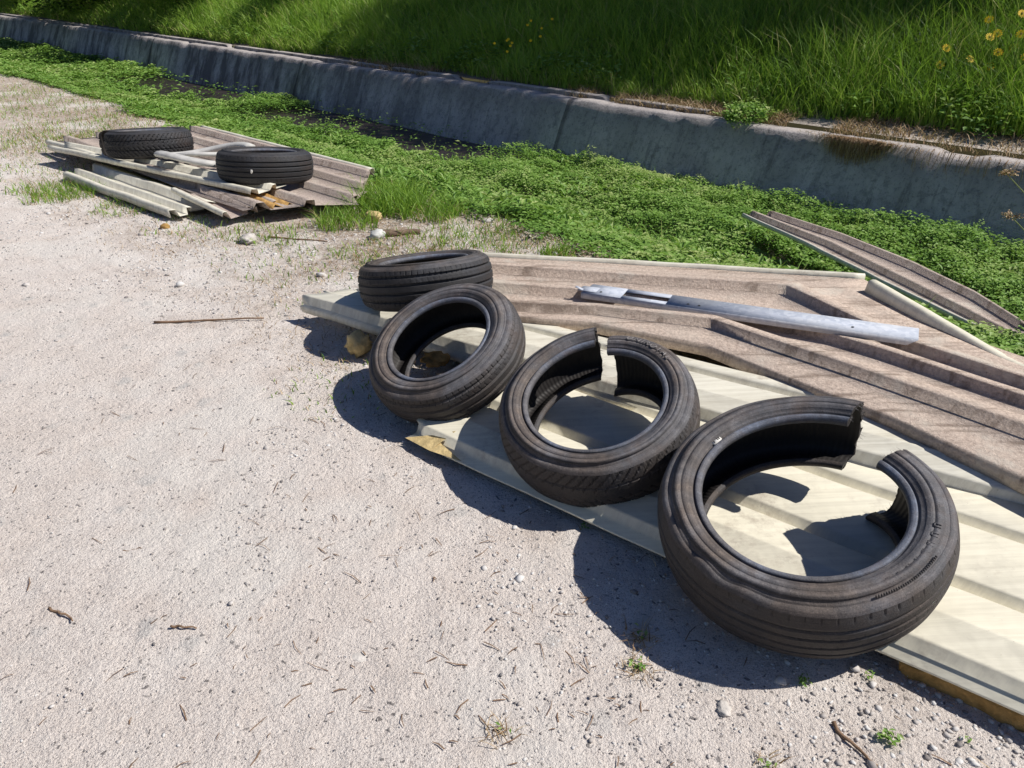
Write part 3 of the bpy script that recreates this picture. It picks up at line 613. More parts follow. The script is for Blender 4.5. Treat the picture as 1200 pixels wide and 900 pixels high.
# plastic trim: a broken loop
def tube(name, pts, rad, mat, parent=None, seg=8, flat=1., smooth=True, caps=True):
    P = np.array(pts, float); n = len(P); rad = np.broadcast_to(np.asarray(rad, float), (n,))
    T = np.gradient(P, axis=0); T /= np.linalg.norm(T, axis=1)[:, None] + 1e-9
    ref = np.where(np.abs(T[:, 2:3]) > .9, np.array([[1., 0, 0]]), np.array([[0, 0, 1.]]))
    S_ = np.cross(T, ref); S_ /= np.linalg.norm(S_, axis=1)[:, None]; U_ = np.cross(S_, T)
    a = np.linspace(0, 2 * math.pi, seg, endpoint=False)
    V = P[:, None] + rad[:, None, None] * (np.cos(a)[None, :, None] * S_[:, None] + flat * np.sin(a)[None, :, None] * U_[:, None])
    I, J = np.meshgrid(np.arange(n - 1), np.arange(seg), indexing='ij'); J2 = (J + 1) % seg
    F = np.stack([I * seg + J, I * seg + J2, (I + 1) * seg + J2, (I + 1) * seg + J], -1).reshape(-1, 4)
    fs = [F]
    if caps: fs += [np.array([list(range(seg))[::-1]]), np.array([[(n - 1) * seg + i for i in range(seg)]])]
    return mesh_np(name, V.reshape(-1, 3), fs, mat, parent, smooth=smooth)
tr = empty('plastic_trim', (-2.13, 5.12, .135), 'broken loop of grey-white plastic lying between the two far tyres', 'plastic scrap')
a = np.linspace(R_(30), R_(292), 26)
tube('moulding', np.stack([.30 * np.cos(a) + .14, .20 * np.sin(a), .07 + .03 * np.sin(a * 2)], 1), .034, M['white'], tr, 10, .6)
tube('cross_piece', [(-.13, -.02, .06), (.05, -.05, .085), (.30, -.02, .075)], [.026, .022, .026], M['white'], tr, 8, .6)

# ---------------------------------------------------------------- scattered bits
def lump(name, loc, size, mat, label, cat, seed=0, group=None, sub=2, jagg=.45, flat=.6):
    import bmesh
    bm = bmesh.new(); bmesh.ops.create_icosphere(bm, subdivisions=3, radius=1)
    co = np.array([v.co[:] for v in bm.verts])
    d = 1 + jagg * (noise(co[:, 0] * 1.7 + seed * 3.1, co[:, 1] * 1.7 + co[:, 2] * 2.3, 2.2, seed, 3) - .5) * 2
    co = co * d[:, None] * np.array([size * 1.0, size * .75, size * flat]); rz = seed * 1.3
    c_, s_ = math.cos(rz), math.sin(rz); co = np.stack([co[:, 0] * c_ - co[:, 1] * s_, co[:, 0] * s_ + co[:, 1] * c_, co[:, 2]], 1)
    F = np.array([[v.index for v in f.verts] for f in bm.faces]); bm.free()
    co[:, 2] -= co[:, 2].min() + size * .08
    o = mesh_np(name, co, [F], mat); o.location = loc; tag(o, label, cat, group); return o
gz = lambda x, y: float(terrain(np.array([x]), np.array([y]))[0])
lump('foam_lump', (-.575, 2.60, 0), .048, M['foamY'], 'yellow foam lump propping up the white sheet edge left of the tilted tyre', 'foam piece', 3, flat=.95)
lump('foam_lump', (-.27, 2.42, .05), .05, M['foam'], 'orange-brown foam chunk seen through the hole of the tilted tyre', 'foam piece', 5, flat=.5)
lump('foam_lump', (-.79, 4.31, 0), .05, M['foamY'], 'pale yellow foam lump in the grass by the right corner of the far heap', 'foam piece', 7)
lump('stone', (-1.40, 3.95, 0), .055, M['stone'], 'flat cream stone on the gravel in front of the far heap', 'stone', 11, flat=.4)
lump('stone', (-.72, 3.99, 0), .05, M['rag'], 'crumpled white scrap lying beside the short log', 'rubbish', 13, flat=.55)
lump('stone', (-.86, 1.66, -.008), .036, M['stone'], 'long flat white stone half buried in the gravel left of the tyres', 'stone', 17, flat=.14)
lump('stone', (-.33, 1.17, -.006), .022, M['stone'], 'round white stone flush with the gravel at the bottom of the photo', 'stone', 19, flat=.14)
lump('stone', (.42, 1.03, -.006), .02, M['stone'], 'white stone between the weeds below the nearest tyre', 'stone', 23, flat=.4)
lump('brick_chip', (-1.93, 4.17, 0), .028, M['foam'], 'small reddish-brown chip on the gravel left of the far heap', 'rubble', 29)
bpy.data.objects['stone.001'].name = 'crumpled_scrap'
def bent(p0, p1, n=14, amp=.02, seed=0, z=.008):
    t = np.linspace(0, 1, n); x = lerp(p0[0], p1[0], t); y = lerp(p0[1], p1[1], t); L = math.hypot(p1[0] - p0[0], p1[1] - p0[1])
    dx, dy = (p1[0] - p0[0]) / L, (p1[1] - p0[1]) / L; k = amp * (noise(t * 4, t * 0, 1, seed, 2) - .5) * 2
    return np.stack([x - dy * k, y + dx * k, z + 0 * t + .006 * noise(t * 5, t * 0, 1, seed + 1)], 1)
def stick(p0, p1, r, label, seed, mat='twig', name='twig', amp=.008):
    pts = bent(p0, p1, 14, amp, seed, r * .8); o = tube(name, pts - pts[0] * np.array([1, 1, 0]), np.linspace(r, r * .55, 14) * (1 + .2 * (noise(np.arange(14), np.zeros(14), .9, seed) - .5)), M[mat], None, 6)
    o.location = (pts[0][0], pts[0][1], 0); return tag(o, label, 'stick')
stick((-1.47, 2.89), (-1.03, 2.93), .005, 'long thin straight stick on the gravel left of the tyre row', 3)
stick((-.72, 4.02), (-.50, 4.06), .024, 'short grey log lying in dry grass before the far heap', 5, 'wood', 'log', .015)
stick((.62, .99), (.67, .90), .0045, 'dark curved twig on the gravel below the nearest tyre', 7)
stick((-.76, 1.24), (-.70, 1.235), .003, 'tiny curved twig on the open gravel at lower left', 9)
stick((-1.06, 1.30), (-.985, 1.255), .0035, 'brown twig poking in at the left edge of the photo', 11)
stick((-.98, 1.50), (-.93, 1.50), .002, 'faint little twig on the gravel, left of centre bottom', 13)
stick((-1.32, 4.02), (-.98, 3.94), .005, 'thin dark stick in the grass before the far heap', 15)

# ---------------------------------------------------------------- visibility helper for scatter (keeps counts down, wide margin)
CP = math.radians(28.7); cc, ss = math.cos(CP), math.sin(CP)
def seen(x, y, z, m=1.25):
    d = y * cc - (z - 1.3) * ss; yy = y * ss + (z - 1.3) * cc
    return (d > .3) & (np.abs(x) < m * .667 * d + .3) & (np.abs(yy) < m * .5 * d + .2)

# gravel stones
def gravel():
    ico = []; import bmesh
    bm = bmesh.new(); bmesh.ops.create_icosphere(bm, subdivisions=1, radius=1); base = np.array([v.co[:] for v in bm.verts]); FF = np.array([[v.index for v in f.verts] for f in bm.faces]); bm.free()
    N = 60000
    r = rng.random(N); y = .55 + 6.5 * rng.random(N) ** 1.7; x = (rng.random(N) * 2 - 1) * (y * .85 + .5)
    u, v = xy2uv(x, y); k = (v < 3.1); cl = noise(x, y, 2.2, 77, 3)
    stony = sstep(.45, .7, cl) + 1.3 * sstep(.9, 1.7, v) + .7 * (x > -.05) * (y < 1.4)
    k &= rng.random(N) < (.22 + .75 * stony)
    x, y = x[k], y[k]; N = len(x); stony = stony[k]
    s = .0010 + .0026 * rng.random(N) ** 3 * (1 + .8 * stony) + .0007 * y; big = rng.random(N) < .012; s[big] *= 2.4
    big2 = (rng.random(N) < .05) & (y > 2.6); s[big2] *= 1.6
    sc3 = s[:, None] * (np.array([1, .8, .5]) * (.6 + .7 * rng.random((N, 3))))
    an = rng.random(N) * 6.283; B0 = base[None] * (1 + .75 * (rng.random((N, 12, 1)) - .5)) * sc3[:, None]
    X = B0[..., 0] * np.cos(an)[:, None] - B0[..., 1] * np.sin(an)[:, None] + x[:, None]
    Y = B0[..., 0] * np.sin(an)[:, None] + B0[..., 1] * np.cos(an)[:, None] + y[:, None]
    Z = B0[..., 2] + (terrain(x, y) + s * .15)[:, None]
    V = np.stack([X, Y, Z], -1).reshape(-1, 3); F = (FF[None] + (np.arange(N) * 12)[:, None, None]).reshape(-1, 3)
    t = np.repeat(np.clip(rng.random(N) ** .8 + .45 * (stony > .8) * rng.random(N), 0, 1), 12)
    s_ = NT('loose_gravel'); a = s_.n('ShaderNodeAttribute', attribute_name='tint').outputs['Fac']
    m = s_.out(s_.mix(.3, s_.ramp(a, [(0, (.10, .095, .105)), (.2, (.24, .20, .18)), (.5, (.52, .46, .42)), (.8, (.64, .59, .56)), (1., (.78, .76, .74))]), s_.ramp(s_.noise(90), [(.3, .2), (.7, .6)])), .9, spec=.2)
    o = mesh_np('gravel', V, [F], m, smooth=False, colattr=t); tag(o, 'loose gravel and stone chips on the track', 'gravel', kind='stuff')
gravel()

def litter():
    N = 1500; y = .6 + 4.2 * rng.random(N) ** 1.4; x = (rng.random(N) * 2 - 1) * (y * .8 + .4); u, v = xy2uv(x, y)
    k = (v < 2.9) & (rng.random(N) < .12 + .9 * sstep(.52, .66, noise(x, y, 1.8, 45, 2))); x, y = x[k], y[k]; n = len(x)
    a = rng.random(n) * 6.283; L = .006 + .022 * rng.random(n) ** 2; w_ = .0008 + .0008 * rng.random(n); z = terrain(x, y) + .003
    d = np.stack([np.cos(a), np.sin(a), .1 * (rng.random(n) - .5)], 1); p = np.stack([-np.sin(a), np.cos(a), 0 * a], 1); P = np.stack([x, y, z], 1); b = p * (rng.random(n) - .5)[:, None] * L[:, None] * .4
    V = np.stack([P - d * L[:, None] - p * w_[:, None], P - d * L[:, None] + p * w_[:, None], P + b + p * w_[:, None] + [0, 0, .002], P + b - p * w_[:, None] + [0, 0, .002], P + d * L[:, None] + p * w_[:, None] * .5, P + d * L[:, None] - p * w_[:, None] * .5], 1)
    k = np.arange(n)[:, None] * 6; F = np.concatenate([k + [0, 3, 2, 1], k + [3, 5, 4, 2]], 0)
    tag(mesh_np('plant_litter', V.reshape(-1, 3), [F], M['twig']), 'tiny bits of dead stalk strewn over the gravel track', 'litter', kind='stuff')
litter()
# leaves: diamond folded along the midrib
def leaves(name, x, y, z, size, up, mat, tint, label, cat, asp=.55, kind='stuff', parent=None):
    N = len(x); az = rng.random(N) * 6.283; ti = (1 - up) * rng.random(N) * 1.4 - .1
    f = np.stack([np.cos(az) * np.cos(ti), np.sin(az) * np.cos(ti), np.sin(ti)], 1)
    sd = np.stack([-np.sin(az), np.cos(az), (rng.random(N) - .5) * .9], 1); sd /= np.linalg.norm(sd, axis=1)[:, None]
    nn_ = np.cross(f, sd); P = np.stack([x, y, z], 1); L = size[:, None]
    V = np.stack([P - f * L * .5, P + sd * L * asp * .5 + f * L * .05 + nn_ * L * .08, P + f * L * .5 - nn_ * L * .12, P - sd * L * asp * .5 + f * L * .05 + nn_ * L * .08], 1)
    k = np.arange(N)[:, None] * 4; F = np.concatenate([k + [0, 1, 2], k + [0, 2, 3]], 0)
    return V.reshape(-1, 3), F, np.repeat(tint, 4)
def add_leaves(name, sets, mat, label, cat, kind='stuff', parent=None):
    V = []; F = []; T = []; b = 0
    for v, f, t in sets: V.append(v); F.append(f + b); T.append(t); b += len(v)
    o = mesh_np(name, np.vstack(V), [np.vstack(F)], mat, parent, colattr=np.clip(np.concatenate(T), 0, 1))
    if label: tag(o, label, cat, kind=kind)
    elif kind: o['kind'] = kind
    return o

def canopy(u, v, x, y):
    """plant cover 0..1 and its height above the bed"""
    e = edge_v(u)
    cov = sstep(e - .1, e + .12, v + .35 * (noise(x, y, 3, 61, 2) - .5))
    # open muddy water along the wall foot further up the channel
    mud = sstep(-10.8, -10.0, u) * sstep(-5.4, -6.3, u) * sstep(4.95, 5.15, v + .7 * (noise(x, y, 1.6, 63, 2) - .5))
    mud2 = sstep(-16.0, -14.5, u) * sstep(-10.8, -11.4, u) * sstep(4.75, 5.0, v + .9 * (noise(x, y, .9, 64, 2) - .5))
    cov = cov * (1 - .97 * np.maximum(mud, mud2)) * (1 - sstep(6.12, 6.3, v))
    h = .04 + .20 * noise(x, y, 1.9, 65, 3) ** 1.5 + .08 * (noise(x, y, 6, 66, 1) - .5)
    h = h * (.35 + .65 * sstep(e, e + .7, v)) + .05 * sstep(-1.5, .5, u) + .03 * sstep(-4.5, -2.2, u) * sstep(4.9, 5.7, v)
    return cov, np.clip(h, .01, None)
def in_sheetC(x, y):
    P = np.array([r[:2] for r in rc[0]]); Q = np.array([r[:2] for r in rc[2]])
    x0 = np.interp(y, P[::-1, 1], P[::-1, 0]); x1 = np.interp(y, Q[::-1, 1], Q[::-1, 0])
    return (x > x0 - .015) & (x < x1 - .02) & (y > 3.25) & (y < 5.19)
def water_plants():
    sets = []
    for (u0, u1, N, sz, layers) in ((-6.2, 2.2, 330000, .027, 1), (-12, -6.2, 120000, .038, 1), (-32, -12, 110000, .065, 1)):
        u = u0 + (u1 - u0) * rng.random(N); v = 2.75 + 3.5 * rng.random(N); x, y = uv2xy(u, v)
        cov, h = canopy(u, v, x, y); k = (rng.random(N) < cov) & seen(x, y, -.3)
        cl = noise(x, y, 14 if sz < .03 else 8, 68, 2); k &= rng.random(N) < (.35 + 1.2 * cl)
        k &= ~(in_sheetC(x, y))
        u, v, x, y, h, cl = u[k], v[k], x[k], y[k], h[k], cl[k]; n = len(x)
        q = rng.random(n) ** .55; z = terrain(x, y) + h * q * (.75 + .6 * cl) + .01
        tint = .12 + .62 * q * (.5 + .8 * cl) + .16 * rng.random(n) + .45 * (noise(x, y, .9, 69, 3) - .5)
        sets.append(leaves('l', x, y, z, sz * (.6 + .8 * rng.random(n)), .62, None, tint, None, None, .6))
    N = 26000; u = -14 + 16 * rng.random(N); v = 2.95 + 3.2 * rng.random(N); x, y = uv2xy(u, v); cov, h = canopy(u, v, x, y)
    k = (rng.random(N) < cov) & seen(x, y, -.3) & (rng.random(N) < sstep(.55, .68, noise(x, y, 1.5, 71, 2))) & ~in_sheetC(x, y)
    x, y, h = x[k], y[k], h[k]; n = len(x); q = rng.random(n)
    sets.append(leaves('l', x, y, terrain(x, y) + h * .7 + .02 + .07 * q, .05 + .035 * rng.random(n), .25, None, .45 + .5 * rng.random(n), None, None, .32))
    N = 5000; u = -10 + 12 * rng.random(N); v = 2.95 + 3.2 * rng.random(N); x, y = uv2xy(u, v); cov, h = canopy(u, v, x, y)
    k = (cov > .5) & seen(x, y, -.3) & (noise(x, y, 2.3, 73, 2) > .60) & ~in_sheetC(x, y); x, y, h = x[k], y[k], h[k]; n = len(x)
    add_blades('channel_grass', [blades(x, y, terrain(x, y), h + .06 + .12 * rng.random(n), .006 + 0 * x, .3 + .5 * rng.random(n), .4 + .55 * rng.random(n))], M['leafB'], 'loose grass blades rising out of the channel plants', 'grass')
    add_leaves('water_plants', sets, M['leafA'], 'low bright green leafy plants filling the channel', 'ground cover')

def blades(x, y, z, h, w, lean, tint, segs=3):
    N = len(x); az = rng.random(N) * 6.283; la = rng.random(N) * 6.283
    wd = np.stack([np.cos(az), np.sin(az), 0 * az], 1); ld = np.stack([np.cos(la), np.sin(la), 0 * la], 1); P = np.stack([x, y, z], 1); V = []
    for i in range(segs):
        t = i / segs; c = P + np.array([0, 0, 1.]) * (h * t * (1 - .25 * lean * t))[:, None] + ld * (h * lean * t ** 2)[:, None]
        ww = (w * (1 - t) ** .6 * .5)[:, None]; V += [c - wd * ww, c + wd * ww]
    V.append(P + np.array([0, 0, 1.]) * (h * (1 - .30 * lean))[:, None] + ld * (h * lean)[:, None])
    V = np.stack(V, 1); nv = segs * 2 + 1; k = np.arange(N)[:, None] * nv
    Q = np.concatenate([k + [2 * i, 2 * i + 1, 2 * i + 3, 2 * i + 2] for i in range(segs - 1)], 0) if segs > 1 else None
    T = k + [2 * segs - 2, 2 * segs - 1, 2 * segs]
    return V.reshape(-1, 3), Q, T, np.repeat(np.clip(tint, 0, 1), nv)
def add_blades(name, sets, mat, label, cat, kind='stuff', parent=None):
    V = []; Q = []; T = []; C = []; b = 0
    for v, q, t, c in sets: V.append(v); Q.append(q + b); T.append(t + b); C.append(c); b += len(v)
    o = mesh_np(name, np.vstack(V), [np.vstack(Q), np.vstack(T)], mat, parent, colattr=np.concatenate(C))
    if label: tag(o, label, cat, kind=kind)
    elif kind: o['kind'] = kind
    return o
water_plants()
def bank_grass():
    sets = []; N = 420000
    u = -30 + 34 * rng.random(N) ** .8; v = 6.74 + 3.6 * rng.random(N) ** 1.2; x, y = uv2xy(u, v); z = terrain(x, y)
    fr = noise(u, v * 0, 2.3, 83, 2); k = seen(x, y, z + .2, 1.2) & (v > 6.80 + .16 * fr + .20 * sstep(-3.6, -2.4, u)) & (z < 1.9)
    d = np.hypot(x, y); k &= rng.random(N) < np.clip(1.3 - d / 22, .35, 1)
    cl = noise(x, y, 3.5, 81, 2); k &= rng.random(N) < (.3 + 1.2 * cl)
    u, v, x, y, z, d, cl = [a_[k] for a_ in (u, v, x, y, z, d, cl)]; n = len(x)
    back = sstep(6.8, 7.6, v); right = sstep(-7, -2, u)
    h = (.10 + .18 * cl + .16 * back + .34 * back * right * noise(x, y, 1.1, 84)) * (.35 + 1.1 * rng.random(n))
    tint = .18 + .55 * noise(x, y, 1.3, 85, 3) + .55 * (rng.random(n) - .4) + .20 * (1 - back) - .12 * back + .25 * (1 - right); tint = np.clip(tint, 0, .72)  # left side painted lighter as if sunlit; front edge lighter, back darker
    dry = rng.random(n) < .07 + .14 * (v < 6.98); tint[dry] = .95
    sets.append(blades(x, y, z - .01, h, (.0045 + .0005 * d) * (.6 + 1.3 * rng.random(n) ** 2), .15 + .75 * rng.random(n), tint))
    add_blades('tall_grass', sets, M['leafB'], 'tall green grass covering the far bank', 'grass')
    # broad-leaved herbs mixed in
    N = 60000; u = -28 + 30 * rng.random(N); v = 6.9 + 2.6 * rng.random(N); x, y = uv2xy(u, v); z = terrain(x, y)
    cl = noise(x, y, 2.2, 91, 2); k = seen(x, y, z + .1, 1.2) & (rng.random(N) < sstep(.5, .62, cl) + .9 * sstep(-7, -10, u))
    x, y, z, cl, u = x[k], y[k], z[k], cl[k], u[k]; n = len(x); hh = .05 + .25 * cl * rng.random(n)
    tint = .25 + .5 * rng.random(n) * cl + .25 * (hh > .15)
    add_leaves('broadleaf_herbs', [leaves('l', x, y, z + hh, .05 + .04 * rng.random(n), .5, None, tint, None, None, .5)], M['leafA'], 'broad-leaved green herbs among the bank grass', 'ground cover')
    # dry litter and dead grass at the ledge
    N = 22000; u = -10 + 11 * rng.random(N) ** .7; v = 6.62 + .45 * rng.random(N) ** 1.3; x, y = uv2xy(u, v); cl = noise(u, v * 0, 1.3, 95, 2)
    k = rng.random(N) < sstep(.45, .62, cl + .25 * sstep(-3.4, -2.2, u)) * (1 - .72 * sstep(-3.0, -2.2, u)); x, y, v, u = x[k], y[k], v[k], u[k]; n = len(x)
    z = np.maximum(terrain(x, y), .045)
    add_blades('dead_grass', [blades(x, y, z, .03 + .10 * rng.random(n) ** 2, .006 + .003 * rng.random(n), .6 + .8 * rng.random(n), rng.random(n))], M['dry'], 'dead straw-coloured grass along the top of the wall', 'dry grass')
bank_grass()

# sparse grass and straw on the gravel margin
def margin():
    sets = []; dry = []
    # patch centres (x, y, radius, count, height, green share)
    patches = [(-2.9, 4.95, .28, 900, .07, .75), (-2.3, 4.65, .25, 500, .05, .6), (-1.75, 4.2, .3, 300, .04, .4), (-1.3, 4.05, .25, 400, .05, .5), (-.95, 4.25, .18, 500, .11, .85), (-.72, 4.55, .22, 1100, .16, .95), (-.45, 4.45, .2, 700, .12, .85), (-.2, 4.05, .35, 700, .06, .6),
        (.15, 3.85, .3, 350, .05, .45), (.05, 3.72, .25, 300, .05, .35), (.22, 3.72, .09, 150, .08, .8), (-.6, 3.75, .3, 700, .05, .45), (-1.1, 3.6, .35, 300, .035, .4), (-.7, 3.2, .35, 250, .03, .5), (-.62, 2.35, .25, 150, .025, .6), (-3.6, 7.2, .9, 3000, .05, .45), (-5, 8.6, 1.1, 3000, .05, .45), (-2.6, 6.9, .5, 1500, .06, .6), (-3.9, 6.4, .45, 700, .05, .4), (-6.5, 9.6, 1.2, 1600, .06, .4), (-1.0, 5.2, .2, 300, .07, .9), (-.75, 4.85, .25, 700, .12, .95), (-3.4, 5.6, .5, 500, .04, .4)]
    for (px, py, r, n, h, g) in patches:
        a = rng.random(n) * 6.283; q = np.sqrt(rng.random(n)) * r * (.6 + .8 * noise(np.cos(a) + px * 3, np.sin(a), 2, 7)); x = px + q * np.cos(a); y = py + q * np.sin(a); gr = rng.random(n) < g
        hh = h * (.4 + .9 * rng.random(n)); t = .35 + .4 * rng.random(n)
        sets.append(blades(x[gr], y[gr], terrain(x[gr], y[gr]), hh[gr], .004 + .003 * rng.random(gr.sum()), .3 + .7 * rng.random(gr.sum()), t[gr]))
        b = ~gr; dry.append(blades(x[b], y[b], terrain(x[b], y[b]), hh[b] * .8, .004 + 0 * hh[b], .7 + 1.0 * rng.random(b.sum()), rng.random(b.sum())))
    # wide sparse straw
    N = 38000; u = -9 + 10 * rng.random(N); v = 1.2 + 1.9 * rng.random(N) ** .7; x, y = uv2xy(u, v); k = rng.random(N) < sstep(.35, .65, noise(x, y, 2.6, 97, 2)); x, y = x[k], y[k]; n = len(x)
    dry.append(blades(x, y, terrain(x, y), .012 + .03 * rng.random(n), .003 + 0 * x, 1 + 1.4 * rng.random(n), rng.random(n)))
    add_blades('low_grass', sets, M['leafB'], 'thin green grass growing through the gravel margin', 'grass')
    add_blades('straw', dry, M['dry'], 'dry straw and dead stalks scattered over the gravel margin', 'dry grass')
margin()

# individual weeds
def weed(x, y, n, h, label, seed, dryk=0.):
    r0 = np.random.default_rng(seed); global rng
    keep = rng; rng = r0
    root = empty('weed', (x, y, gz(x, y)), label, 'weed', 'little weeds in the gravel')
    a = r0.random(n) * 6.283; q = r0.random(n) * h * .5; 
    V, F, T = leaves('l', q * np.cos(a) * 1.3, q * np.sin(a) * 1.3, h * (.15 + .5 * r0.random(n)), h * (.3 + .3 * r0.random(n)), .5, None, .45 + .5 * r0.random(n), None, None, .42)
    mesh_np('foliage', V, [F], M['leafA'], root, colattr=T)
    if dryk: 
        m = int(n * dryk); a = r0.random(m) * 6.283; q = r0.random(m) * h * 1.2
        v, qd, t, c = blades(q * np.cos(a), q * np.sin(a), 0 * q, h * (.3 + .6 * r0.random(m)), .003 + 0 * q, 1.2 + 1.2 * r0.random(m), r0.random(m))
        mesh_np('dead_stalks', v, [qd, t], M['dry'], root, colattr=c)
    rng = keep
weed(.715, .955, 34, .032, 'bushy green weed below the nearest tyre, left of the gravel edge stones', 1)
weed(.60, 1.09, 22, .022, 'small green weed close under the nearest tyre tread', 2)
weed(.74, 1.10, 14, .018, 'tiny weed beside the front corner of the foam edge', 3)
weed(.265, 1.13, 20, .028, 'straggly weed among dead stalks left below the nearest tyre', 4, 3.)
weed(.28, 1.21, 6, .035, 'dry tuft of dead stalks at the edge of the nearest tyre shadow', 5, 8.)
weed(.47, .90, 10, .025, 'half-dead weed at the bottom edge right of centre', 6, 3.)
weed(.19, 1.585, 16, .02, 'small green weed where two tyre shadows meet', 7)
weed(-.02, .97, 3, .03, 'dead brown weed at the bottom middle of the gravel', 8, 14.)
weed(.86, .955, 10, .018, 'tiny green weed just below the foam edge near the right border', 9)

# wild carrot at the right border
def umbel_plant():
    root = empty('wild_carrot', (2.16, 2.80, gz(2.16, 2.80)), 'tall thin umbel plant with seed heads leaning in at the right edge', 'plant')
    b = np.array([2.16, 2.80, 0.])
    def branch(p0, p1, r, head=0., bow=.03):
        t = np.linspace(0, 1, 10)[:, None]; p0 = np.array(p0); p1 = np.array(p1); pts = p0 * (1 - t) + p1 * t + np.array([0, 0, 1]) * bow * np.sin(t * 3.14)
        tube('stem', pts - np.array(root.location), np.linspace(r, r * .6, 10), M['stem'], root, 6)
        if head:
            V, F, T = [], [], []; c = p1 - np.array(root.location); rr = np.random.default_rng(int(abs(p1[0]) * 1000))
            f = bpy.data.objects.new('seed_head', None)
            S_ = []
            for k in range(16):
                a = rr.random() * 6.283; q = math.sqrt(rr.random()) * head; e = c + np.array([q * math.cos(a), q * math.sin(a), head * .35 - q * .2])
                S_.append((c, e))
            VV = []; FF = []
            for (c0, e) in S_:
                d_ = e - c0; s1 = np.cross(d_, [0, 0, 1.]); s1 = s1 / (np.linalg.norm(s1) + 1e-6) * .0008; k0 = len(VV)
                VV += [c0 - s1, c0 + s1, e + s1, e - s1]; FF.append((k0, k0 + 1, k0 + 2, k0 + 3))
            o = mesh_np('seed_head', VV, [np.array(FF)], M['stem'], root)
            n = 160; i = rr.integers(0, 16, n); E_ = np.array([s_[1] for s_ in S_])[i] + rr.normal(0, .005, (n, 3))
            v, f2, t2 = leaves('l', E_[:, 0], E_[:, 1], E_[:, 2], .007 + .004 * rr.random(n), .3, None, rr.random(n), None, None, .7)
            mesh_np('florets', v, [f2], M['dry'], o, colattr=t2)
    j1 = (2.12, 2.80, .34)
    branch(b, j1, .004); branch(j1, (1.87, 2.92, .60), .003, .035, .01); branch((2.14, 2.8, .22), (1.90, 2.87, .455), .003, .035, .01); branch(j1, (2.05, 2.86, .62), .003, .03, .01)
    branch((2.15, 2.8, .12), (2.02, 2.62, .40), .003, .025, .01)
    n = 260; a = rng.random(n); ang_ = rng.random(n) * 6.283; q = .13 * rng.random(n)
    v, f, t = leaves('l', q * np.cos(ang_), q * np.sin(ang_), .02 + .28 * a, .018 + .02 * rng.random(n), .4, None, .3 + .5 * rng.random(n), None, None, .35)
    mesh_np('foliage', v, [f], M['leafA'], root, colattr=t)
umbel_plant()

# yellow daisies on the bank
def daisies():
    spots = [(3.66, 7.05, .36, 'leftmost yellow daisy, standing a little apart from the bank clump'), (3.60, 6.95, .28, 'low yellow daisy at the left foot of the bank clump'), (4.00, 6.98, .40, 'tall yellow daisy in the middle of the bank clump'), (4.16, 6.98, .40, 'tall yellow daisy near the right border of the bank clump'), (3.84, 6.90, .28, 'yellow daisy left of centre in the bank clump'), (4.00, 6.85, .31, 'yellow daisy below the tall middle one'), (4.10, 6.83, .31, 'yellow daisy right of centre in the bank clump'), (3.93, 6.78, .24, 'lowest yellow daisy of the bank clump'), (4.22, 6.90, .36, 'yellow daisy cut by the right edge of the photo'),
     (4.05, 7.12, .44, 'topmost yellow daisy behind the middle of the clump'), (4.20, 6.74, .26, 'low yellow daisy near the right border'), (4.28, 7.08, .42, 'high yellow daisy at the far right of the clump'), (4.10, 6.70, .20, 'small yellow daisy low down at the right of the clump'), (3.86, 7.10, .38, 'yellow daisy between the leftmost and the tall middle one')]
    for i, (x, y, h, lb) in enumerate(spots):
        z = gz(x, y); root = empty('yellow_daisy', (x, y, z), lb, 'flower', 'yellow daisies on the bank'); rr = np.random.default_rng(i); lx, ly = rr.normal(0, .05, 2); h = h
        t = np.linspace(0, 1, 8); tube('stem', np.stack([lx * t ** 2, ly * t ** 2, h * t], 1), .003, M['stem'], root, 5)
        V = [(lx, ly, h + .002)]; F = []; n = 13; nv = np.array([-.25 + rr.normal(0, .2), -.75 + rr.normal(0, .2), .6]); nv /= np.linalg.norm(nv); a1 = np.cross(nv, [1, 0, 0]); a1 /= np.linalg.norm(a1); a2_ = np.cross(nv, a1); c = np.array([lx, ly, h])
        for k in range(n):
            a = k / n * 6.283; w_ = .2
            def pt(an, r_): return c + (a1 * math.cos(an) + a2_ * math.sin(an)) * r_ + nv * .002
            b = len(V); V += [pt(a - w_ * .6, .009), pt(a - w_, .030), pt(a, .040), pt(a + w_, .030), pt(a + w_ * .6, .009)]; F.append((b, b + 1, b + 2, b + 3, b + 4))
        mesh_np('petals', V, [np.array(F)], M['yellow'], root)
        o = mesh_np('disc', [c + nv * .006 + (a1 * math.cos(k * .785) + a2_ * math.sin(k * .785)) * .009 for k in range(8)] + [c + nv * .012], [np.array([(k, (k + 1) % 8, 8) for k in range(8)])], M['foam'], root)
        n = 26; q = rr.random(n); v, f, t2 = leaves('l', lx * q ** 2 + rr.normal(0, .03, n), ly * q ** 2 + rr.normal(0, .03, n), h * q * .8, .05 + .04 * rr.random(n), .2, None, .5 + .4 * rr.random(n), None, None, .3)
        mesh_np('foliage', v, [f], M['leafA'], root, colattr=t2)
    V = []; F = []
    for i in range(13):
        x = -.25 + .75 * rng.random(); y = 9.6 + .8 * rng.random(); z = gz(x, y) + .32 + .1 * rng.random(); b = len(V)
        for k in range(8): V.append((x + .017 * math.cos(k * .785), y + .008 * math.sin(k * .785), z + .013 * math.sin(k * .785)))
        F.append(tuple(range(b, b + 8)))
    tag(mesh_np('buttercups', V, [np.array(F)], M['yellow']), 'scatter of tiny yellow flowers in the shaded bank grass', 'flowers', kind='stuff')
daisies()

